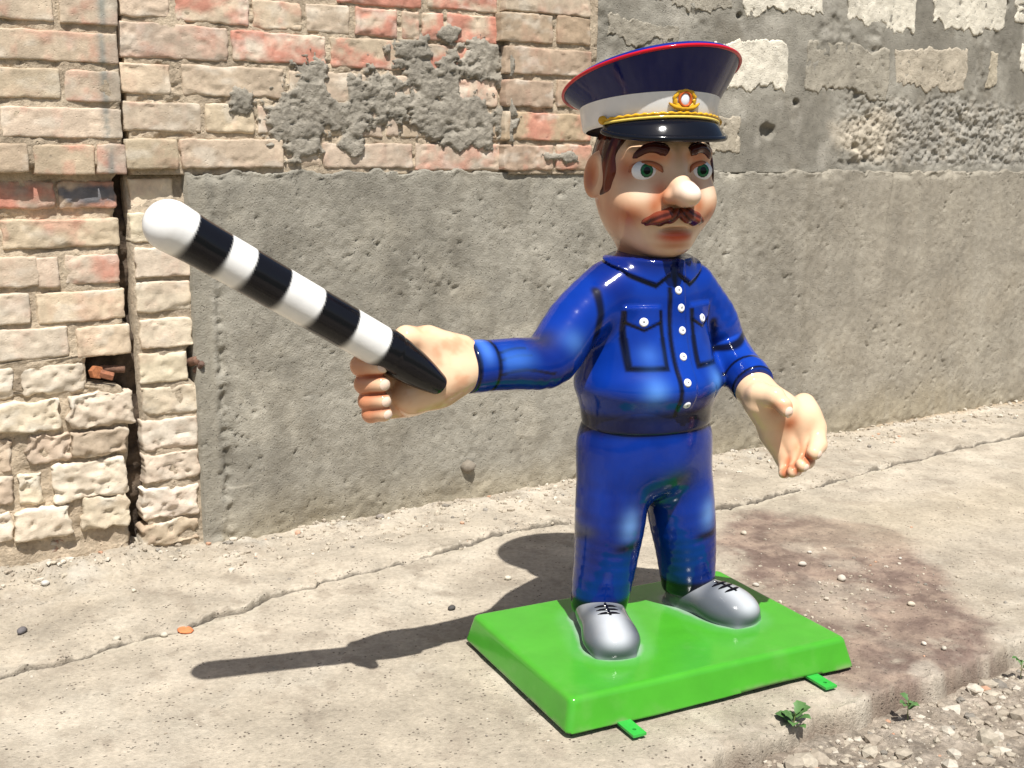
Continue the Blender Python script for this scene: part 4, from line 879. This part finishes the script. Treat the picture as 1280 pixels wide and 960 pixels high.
# ---------------- left hand (open, fingers curled, hanging)
hl = -.17
WL = V3((.264, -.085, .868))
LF = [([L(1005, 505, hl+.02), L(1020, 535, hl-.03), L(1022, 556, hl-.065), L(1017, 566, hl-.095)], [.034, .030, .027, .022]),
      ([L(992, 525, hl+.01), L(1009, 556, hl-.03), L(1008, 576, hl-.06), L(1002, 582, hl-.085)], [.032, .027, .024, .020]),
      ([L(978, 540, hl+.01), L(994, 570, hl-.02), L(994, 586, hl-.045), L(990, 590, hl-.07)], [.030, .024, .021, .017]),
      ([L(965, 545, hl+.02), L(980, 576, hl-.005), L(981, 590, hl-.025), L(979, 592, hl-.045)], [.026, .020, .017, .014])]
LT = [L(948, 492, hl+.02), L(968, 496, hl-.035), L(980, 508, hl-.065), L(983, 514, hl-.078)]
def handL_f(P):
    d = cap(P, V3(WL)+bR*.05, WL, .050, .054)
    d = smin(d, chain(P, [WL, V3(L(975, 515, hl+.02)), V3(L(992, 540, hl+.01))], [.054, .056, .040], .03), .03)
    d = smin(d, chain(P, [V3(L(948, 505, hl+.03)), V3(L(965, 540, hl+.03)), V3(L(979, 575, hl+.015))], [.045, .034, .020], .03), .03)
    fs = None
    for pts, rs in LF:
        e = chain(P, pts, rs, .01); fs = e if fs is None else smin(fs, e, .006)
    d = smin(d, fs, .026); d = smin(d, ell(P, L(1003, 522, hl+.0), (.050, .052, .052)), .03)
    d = smin(d, chain(P, LT, [.038, .029, .023, .018], .01), .012)
    return d
def handL_c(P):
    c = pinkish(P, SKIN, [(L(988, 530, hl-.04), .03, .85), (L(965, 515, hl-.0), .025, .5), (L(1000, 560, hl-.05), .022, .7), (L(985, 575, hl-.03), .02, .5)])
    for i in range(3):
        a = (V3(LF[i][0][1])+V3(LF[i+1][0][1]))/2; b = (V3(LF[i][0][2])+V3(LF[i+1][0][2]))/2; t = (V3(LF[i][0][3])+V3(LF[i+1][0][3]))/2
        c = mix(c, (.40, .10, .035), .85*ss(.028, .014, poly(P, [a, b, t])))
    c = mix(c, ORANGE, .6*np.exp(-((seg(P, LT[1], LT[3])-.024)/.006)**2)*ss(.0, -.02, P[:, 2]-LT[1][2]))
    return c
handl = mesh_sdf('hand', handL_f, (.17, -.36, .54), (.50, .02, .95), .0042, M['paint'], statue, handL_c)
nail(handL_f, V3(LT[3])+V3((.0, -.02, .0)), (-.1, -1, .2), (.3, 0, -1), .015, handl)
nail(handL_f, V3(LF[0][0][3])+V3((.008, -.02, -.004)), (.2, -1, -.2), (0, 0, -1), .012, handl)
nail(handL_f, V3(LF[1][0][3])+V3((.004, -.02, -.004)), (.2, -1, -.2), (0, 0, -1), .011, handl)

# ---------------- head
HEAD_AT = (.015, .10, 0); HY = math.radians(-8)
EZ = 1.503; EX = .085
def face_f(P):
    x, y, z = P.T; ax = np.abs(x); Q = np.stack([ax, y, z], 1)
    d = ell(P, (0, .005, 1.500), (.176, .180, .21))
    d = smin(d, ell(P, (0, -.035, 1.375), (.128, .135, .115)), .10)
    d = smin(d, ell(Q, (.088, -.100, 1.415), (.066, .056, .058)), .045)          # cheeks
    d = smin(d, ell(P, (0, -.105, 1.303), (.072, .060, .046)), .05)              # chin
    d = smin(d, cap(P, (0, .02, 1.32), (0, .0, 1.20), .095, .09), .03)            # neck
    d = smax(d, -ell(Q, (EX, -.196, EZ+.002), (.052, .040, .034)), .030)          # sockets
    d = smin(d, cap(Q, (.035, -.158, 1.566), (.115, -.125, 1.556), .018, .014), .035)   # brow ridge
    d = smin(d, cap(P, (0, -.150, 1.530), (0, -.200, 1.456), .020, .025), .035)   # nose bridge
    d = smin(d, chain(P, [(0, -.190, 1.456), (0, -.225, 1.440), (0, -.256, 1.436)], [.030, .034, .032], .02), .018)
    d = smin(d, ell(Q, (.030, -.196, 1.430), (.022, .026, .020)), .014)
    d = smin(d, ell(P, (0, -.150, 1.316), (.052, .028, .016)), .018)              # lower lip
    d = smax(d, -ell(P, (0, -.185, 1.338), (.055, .03, .007)), .01)
    # ears
    R = rotm(z=-18, y=-6); Qe = Q-V3((.182, .004, 1.490)); Qe = Qe@R
    e = np.linalg.norm(Qe/np.array([.020, .045, .066]), axis=1); e = (e-1)*.019
    e = smax(e, -((np.linalg.norm((Qe-V3((.016, -.004, .004)))/np.array([.016, .029, .046]), axis=1)-1)*.016), .008)
    d = smin(d, e, .014)
    return d
def face_c(P):
    x, y, z = P.T; ax = np.abs(x); Q = np.stack([ax, y, z], 1)
    c = mix(SKIN, (.70, .46, .29), .5*ss(-.3, .6, fbm(x*12, y*12, z*12, seed=8)))
    g = lambda p, s: np.exp(-(np.linalg.norm((Q-V3(p))/V3(s), axis=1))**2)
    c = mix(c, ORANGE, .95*g((.122, -.125, 1.380), (.055, .06, .034)))
    c = mix(c, ORANGE, .95*g((.052, -.165, 1.440), (.030, .05, .040)))
    c = mix(c, ORANGE, .85*g((.060, -.150, 1.543), (.065, .05, .022)))
    c = mix(c, ORANGE, .8*g((.133, -.12, 1.510), (.026, .06, .034)))
    c = mix(c, ORANGE, .55*g((.020, -.21, 1.418), (.05, .05, .016)))
    c = mix(c, ORANGE, .70*g((0, -.16, 1.292), (.055, .05, .012)))
    c = mix(c, ORANGE, .6*ss(1.31, 1.27, z)*ss(-.2, 0, y)); c = mix(c, ORANGE, .5*g((.15, -.06, 1.40), (.05, .06, .10)))
    c = mix(c, ORANGE, .75*g((.192, .012, 1.490), (.03, .022, .040)))
    c = mix(c, (.55, .10, .045), 1.0*np.exp(-(np.linalg.norm((P-V3((0, -.170, 1.318)))/V3((.056, .06, .018)), axis=1))**4))
    c = mix(c, ORANGE, .75*g((.070, -.160, 1.405), (.018, .05, .028))); c = mix(c, (.84, .66, .50), .7*g((.098, -.15, 1.437), (.030, .04, .020)))
    c = mix(c, ORANGE, .5*ss(-.03, .0, y)*ss(1.35, 1.42, z)*ss(.06, .02, np.abs(y-.0)))
    c = mix(c, (.88, .82, .76), .9*g((0, -.268, 1.455), (.034, .045, .024)))  # bright highlight on the nose, put into the skin colour
    return c
head = mesh_sdf('head', face_f, (-.24, -.31, 1.17), (.24, .22, 1.74), .0042, M['paint'], statue, face_c, loc=HEAD_AT)
head.rotation_euler = (0, 0, HY)
def hair_f(P):
    x, y, z = P.T; ax = np.abs(x); d = ell(P, (0, .005, 1.500), (.176, .180, .21))
    d = smin(d, ell(P, (0, -.035, 1.375), (.128, .135, .115)), .10)-.006-.0012*np.sin(z*40+np.sin(y*110)*2.2)
    front = -.082-.10*np.maximum(z-1.52, 0)+.005*np.sin(z*70)          # hair only behind this line
    low = np.where(y < -.022, 1.440-.35*(y+.05), 1.52-.9*np.maximum(y-.05, 0))
    return smax(smax(d, smax(front-y, low-z, .012), .006), z-1.70, .005)
mesh_sdf('hair', hair_f, (-.22, -.14, 1.30), (.22, .22, 1.72), .0042, M['paint'], head, lambda P: mix((.15, .030, .014), (.045, .010, .006), ss(-.3, .3, vn(P[:, 0]*40, P[:, 1]*70, P[:, 2]*16))))
# eyes
def eye(sx):
    n, m = 48, 60; c = V3((sx*EX, -.139+(.0), EZ)); r = np.array([.041, .022, .031]); V = []; cols = []; Fc = []
    look = Vector((0, -1, 0)).normalized(); q = look.to_track_quat('Z', 'Y')
    for i in range(m+1):
        th = math.pi*i/m*.62
        for k in range(n):
            a = 2*math.pi*k/n; p = q @ Vector((math.sin(th)*math.cos(a), math.sin(th)*math.sin(a), math.cos(th)))
            V.append(c+np.array(p)*r)
            rr = math.hypot((V[-1][0]-c[0]), (V[-1][2]-c[2])*1.0)
            rr = math.hypot(V[-1][0]-c[0]-(-.003 if sx < 0 else .003), V[-1][2]-c[2]-.001)
            if rr < .0105: cols.append(BLK)
            elif rr < .0175: cols.append((.015, .13, .05))
            elif rr < .0195: cols.append((.01, .03, .02))
            else: cols.append((.78, .79, .80))
    for i in range(m):
        for k in range(n): Fc.append([i*n+k, (i+1)*n+k, (i+1)*n+(k+1) % n, i*n+(k+1) % n])
    o = mesh_obj('eye', V, Fc, M['paint'], head, np.array(cols))
    # painted lid line over the eye
    pts = []
    for t in np.linspace(-1, 1, 15):
        x = c[0]+t*.043; z = c[2]+.025*(1-t*t)**.6-.004; y = surf_y(face_f, x, z); pts.append((x, y-.0005, z))
    tube('eyelid', pts, [.002]+[.0085]*13+[.002], M['paint'], head, (.40, .135, .06), 8)
eye(-1); eye(1)
for sx in (-1, 1):      # eyebrows
    pts = []; rs = []
    for t in np.linspace(0, 1, 15):
        x = sx*(.034+.088*t); z = 1.556+.020*math.sin(t*2.5)-.030*t*t; pts.append((x, surf_y(face_f, x, z)+.004, z)); rs.append(.0175*(1-t)**.35*(.55+.45*min(1, t*5+.3))+.002)
    tube('eyebrow', pts, rs, M['paint'], head, (.055, .012, .009), 10)
def must_f(P):
    x, y, z = P.T; ax = np.abs(x); Q = np.stack([ax, y, z], 1)
    pts = [(0.004, -.190, 1.384), (.026, -.190, 1.379), (.056, -.174, 1.368), (.084, -.150, 1.364), (.106, -.128, 1.374)]
    d = chain(Q, pts, [.015, .0195, .0185, .012, .003], .012)
    return d-.0014*np.sin(ax*210+z*260+2*np.sin(ax*60))
mesh_sdf('moustache', must_f, (-.14, -.24, 1.33), (.14, -.07, 1.43), .0033, M['paint'], head,
         lambda P: mix((.17, .036, .018), (.055, .012, .008), ss(-.3, .9, -np.sin(np.abs(P[:, 0])*210+P[:, 2]*260+2*np.sin(np.abs(P[:, 0])*60)))))

# ---------------- peaked cap
CY = math.radians(-5)
cap_e = bpy.data.objects.new('peaked_cap', None); COL.objects.link(cap_e); cap_e.parent = statue; cap_e.location = (-.002, .10, 0); cap_e.rotation_euler = (0, 0, CY)
NS = 96
def ringsm(name, rows, col, mat, closetop=False, wob=0):      # row: (rx, ry, cy, z0, slope_y, slope_x)
    V = []; cols = []
    for i, (rx, ry, cy, z0, sy, sx) in enumerate(rows):
        for k in range(NS):
            a = 2*math.pi*k/NS; x, y = rx*math.sin(a), cy-ry*math.cos(a)
            V.append((x, y, z0-sy*y+sx*x)); cols.append(col(i, x, y) if callable(col) else col)
    Fc = [[i*NS+k, i*NS+(k+1) % NS, (i+1)*NS+(k+1) % NS, (i+1)*NS+k] for i in range(len(rows)-1) for k in range(NS)]
    if closetop: Fc.append([(len(rows)-1)*NS+k for k in range(NS)])
    return mesh_obj(name, V, Fc, mat, cap_e, np.array(cols))
def lerp_rows(keys, n):
    K = np.array(keys, float); t = np.linspace(0, len(K)-1, n); out = []
    for q in t:
        i = min(int(q), len(K)-2); f = q-i; p0, p1, p2, p3 = K[max(i-1, 0)], K[i], K[i+1], K[min(i+2, len(K)-1)]
        out.append(tuple(.5*((2*p1)+(-p0+p2)*f+(2*p0-5*p1+4*p2-p3)*f*f+(-p0+3*p1-3*p2+p3)*f**3)))
    return out
ringsm('cap_band', lerp_rows([(.180, .190, .004, 1.622, .10, 0), (.190, .206, .002, 1.630, .10, .0), (.195, .214, 0, 1.655, .10, .0), (.201, .221, -.002, 1.692, .125, .0)], 12), (.80, .79, .76), M['paint'])
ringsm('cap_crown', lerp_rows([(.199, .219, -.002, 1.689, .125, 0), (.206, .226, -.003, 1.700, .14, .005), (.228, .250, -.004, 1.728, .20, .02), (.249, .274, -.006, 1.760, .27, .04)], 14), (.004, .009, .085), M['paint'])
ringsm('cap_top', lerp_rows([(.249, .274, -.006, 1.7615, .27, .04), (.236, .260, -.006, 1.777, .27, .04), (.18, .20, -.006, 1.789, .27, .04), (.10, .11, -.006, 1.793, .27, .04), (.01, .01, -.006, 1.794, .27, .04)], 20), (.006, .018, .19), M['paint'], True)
pp = []
for k in range(NS): a = 2*math.pi*k/NS; x, y = .251*math.sin(a), -.006-.276*math.cos(a); pp.append((x, y, 1.761-.27*y+.04*x))
tube('piping', pp, .0052, M['paint'], cap_e, (.52, .008, .018), 8, True)
# visor
V = []; Fc = []; nu, nv = 49, 12
def bandpt(a, dr=0, z=0): return np.array([(.192+dr)*math.sin(a), .002-(.210+dr)*math.cos(a), 0])
for s in (0, 1):
    for j in range(nv+1):
        v = j/nv
        for i in range(nu):
            a = (i/(nu-1)*2-1)*1.22; e = max(0, 1-(abs(a)/1.22)**2.6); ext = .042*e**.6*v
            p = bandpt(a, ext); z = 1.612-.13*p[1]*0+.026+.012*math.cos(a)-.034*v*(.4+.6*e)-.022*v*v*e+.0*abs(a)
            z += -.012*(1-math.cos(a))
            V.append((p[0], p[1], z-(.010*s if v < .99 else .006*s)+(.004*math.sin(v*math.pi) if s == 0 else 0)))
q = (nv+1)*nu
for j in range(nv):
    for i in range(nu-1):
        Fc.append([j*nu+i, j*nu+i+1, (j+1)*nu+i+1, (j+1)*nu+i]); Fc.append([q+j*nu+i, q+(j+1)*nu+i, q+(j+1)*nu+i+1, q+j*nu+i+1])
for i in range(nu-1): Fc.append([nv*nu+i, nv*nu+i+1, q+nv*nu+i+1, q+nv*nu+i])
mesh_obj('visor', V, Fc, M['paint'], cap_e, np.tile(V3((.005, .006, .010)), (len(V), 1)))
rim = [V[nv*nu+i] for i in range(nu)]; tube('visor_rim', [(x, y, z-.004) for x, y, z in rim], [.002]+[.0085]*(nu-2)+[.002], M['paint'], cap_e, (.005, .006, .010), 10)
# gold cord, its end knobs and the badge
pts = []
for i in range(97):
    a = (i/96*2-1)*1.18; p = bandpt(a, .010); pts.append((p[0], p[1], 1.612+.036+.013*math.cos(a)-.012*(1-math.cos(a))*1.2))
tube('gold_cord', [(x, y, z+.001*math.sin(i*1.3)) for i, (x, y, z) in enumerate(pts)], [.0040+.0006*math.sin(i*1.3) for i in range(97)], M['paint'], cap_e, (.68, .38, .02), 8)
tube('gold_cord', [(x, y+.002, z-.009) for i, (x, y, z) in enumerate(pts)], .0045, M['paint'], cap_e, (.80, .60, .12), 8)
for s in (0, -1):
    p = V3(pts[s]); o = mesh_sdf('cord_knob', lambda P, p=p: np.linalg.norm(P-p, axis=1)-.013, p-.02, p+.02, .004, M['paint'], cap_e, (.62, .33, .02))
bc = np.array([0, -.2165, 1.612+.086])
def badge_ring(name, rx, rz, r, col, n=36, wv=0, y=0):
    P_ = []
    for k in range(n):
        a = 2*math.pi*k/n; q = 1+wv*math.cos(9*a); x = rx*q*math.sin(a); z = rz*q*math.cos(a)
        P_.append((x, bc[1]-.004+x*x*2.4-.10*z*.35+y, bc[2]+z))
    return tube(name, P_, r, M['paint'], cap_e, col, 8, True)
badge_ring('badge_wreath', .031, .025, .0070, (.62, .34, .02), wv=.06, y=.003)
badge_ring('badge_wreath', .018, .019, .0040, (.50, .10, .02), y=.0)
mesh_sdf('badge_oval', lambda P: ell(P, (0, bc[1]-.001, bc[2]), (.014, .006, .019)), (-.02, bc[1]-.02, bc[2]-.025), (.02, bc[1]+.01, bc[2]+.025), .0025, M['paint'], cap_e, (.72, .72, .75))
for s in (-1, 1):
    pts2 = []
    for t in np.linspace(0, 1, 7): x = s*(.012+.036*t); pts2.append((x, bc[1]-.003+x*x*2.4, bc[2]-.024+.014*t*t)); 
    tube('badge_leaf', pts2, [.004, .006, .007, .0065, .005, .004, .002], M['paint'], cap_e, (.62, .33, .02), 8)
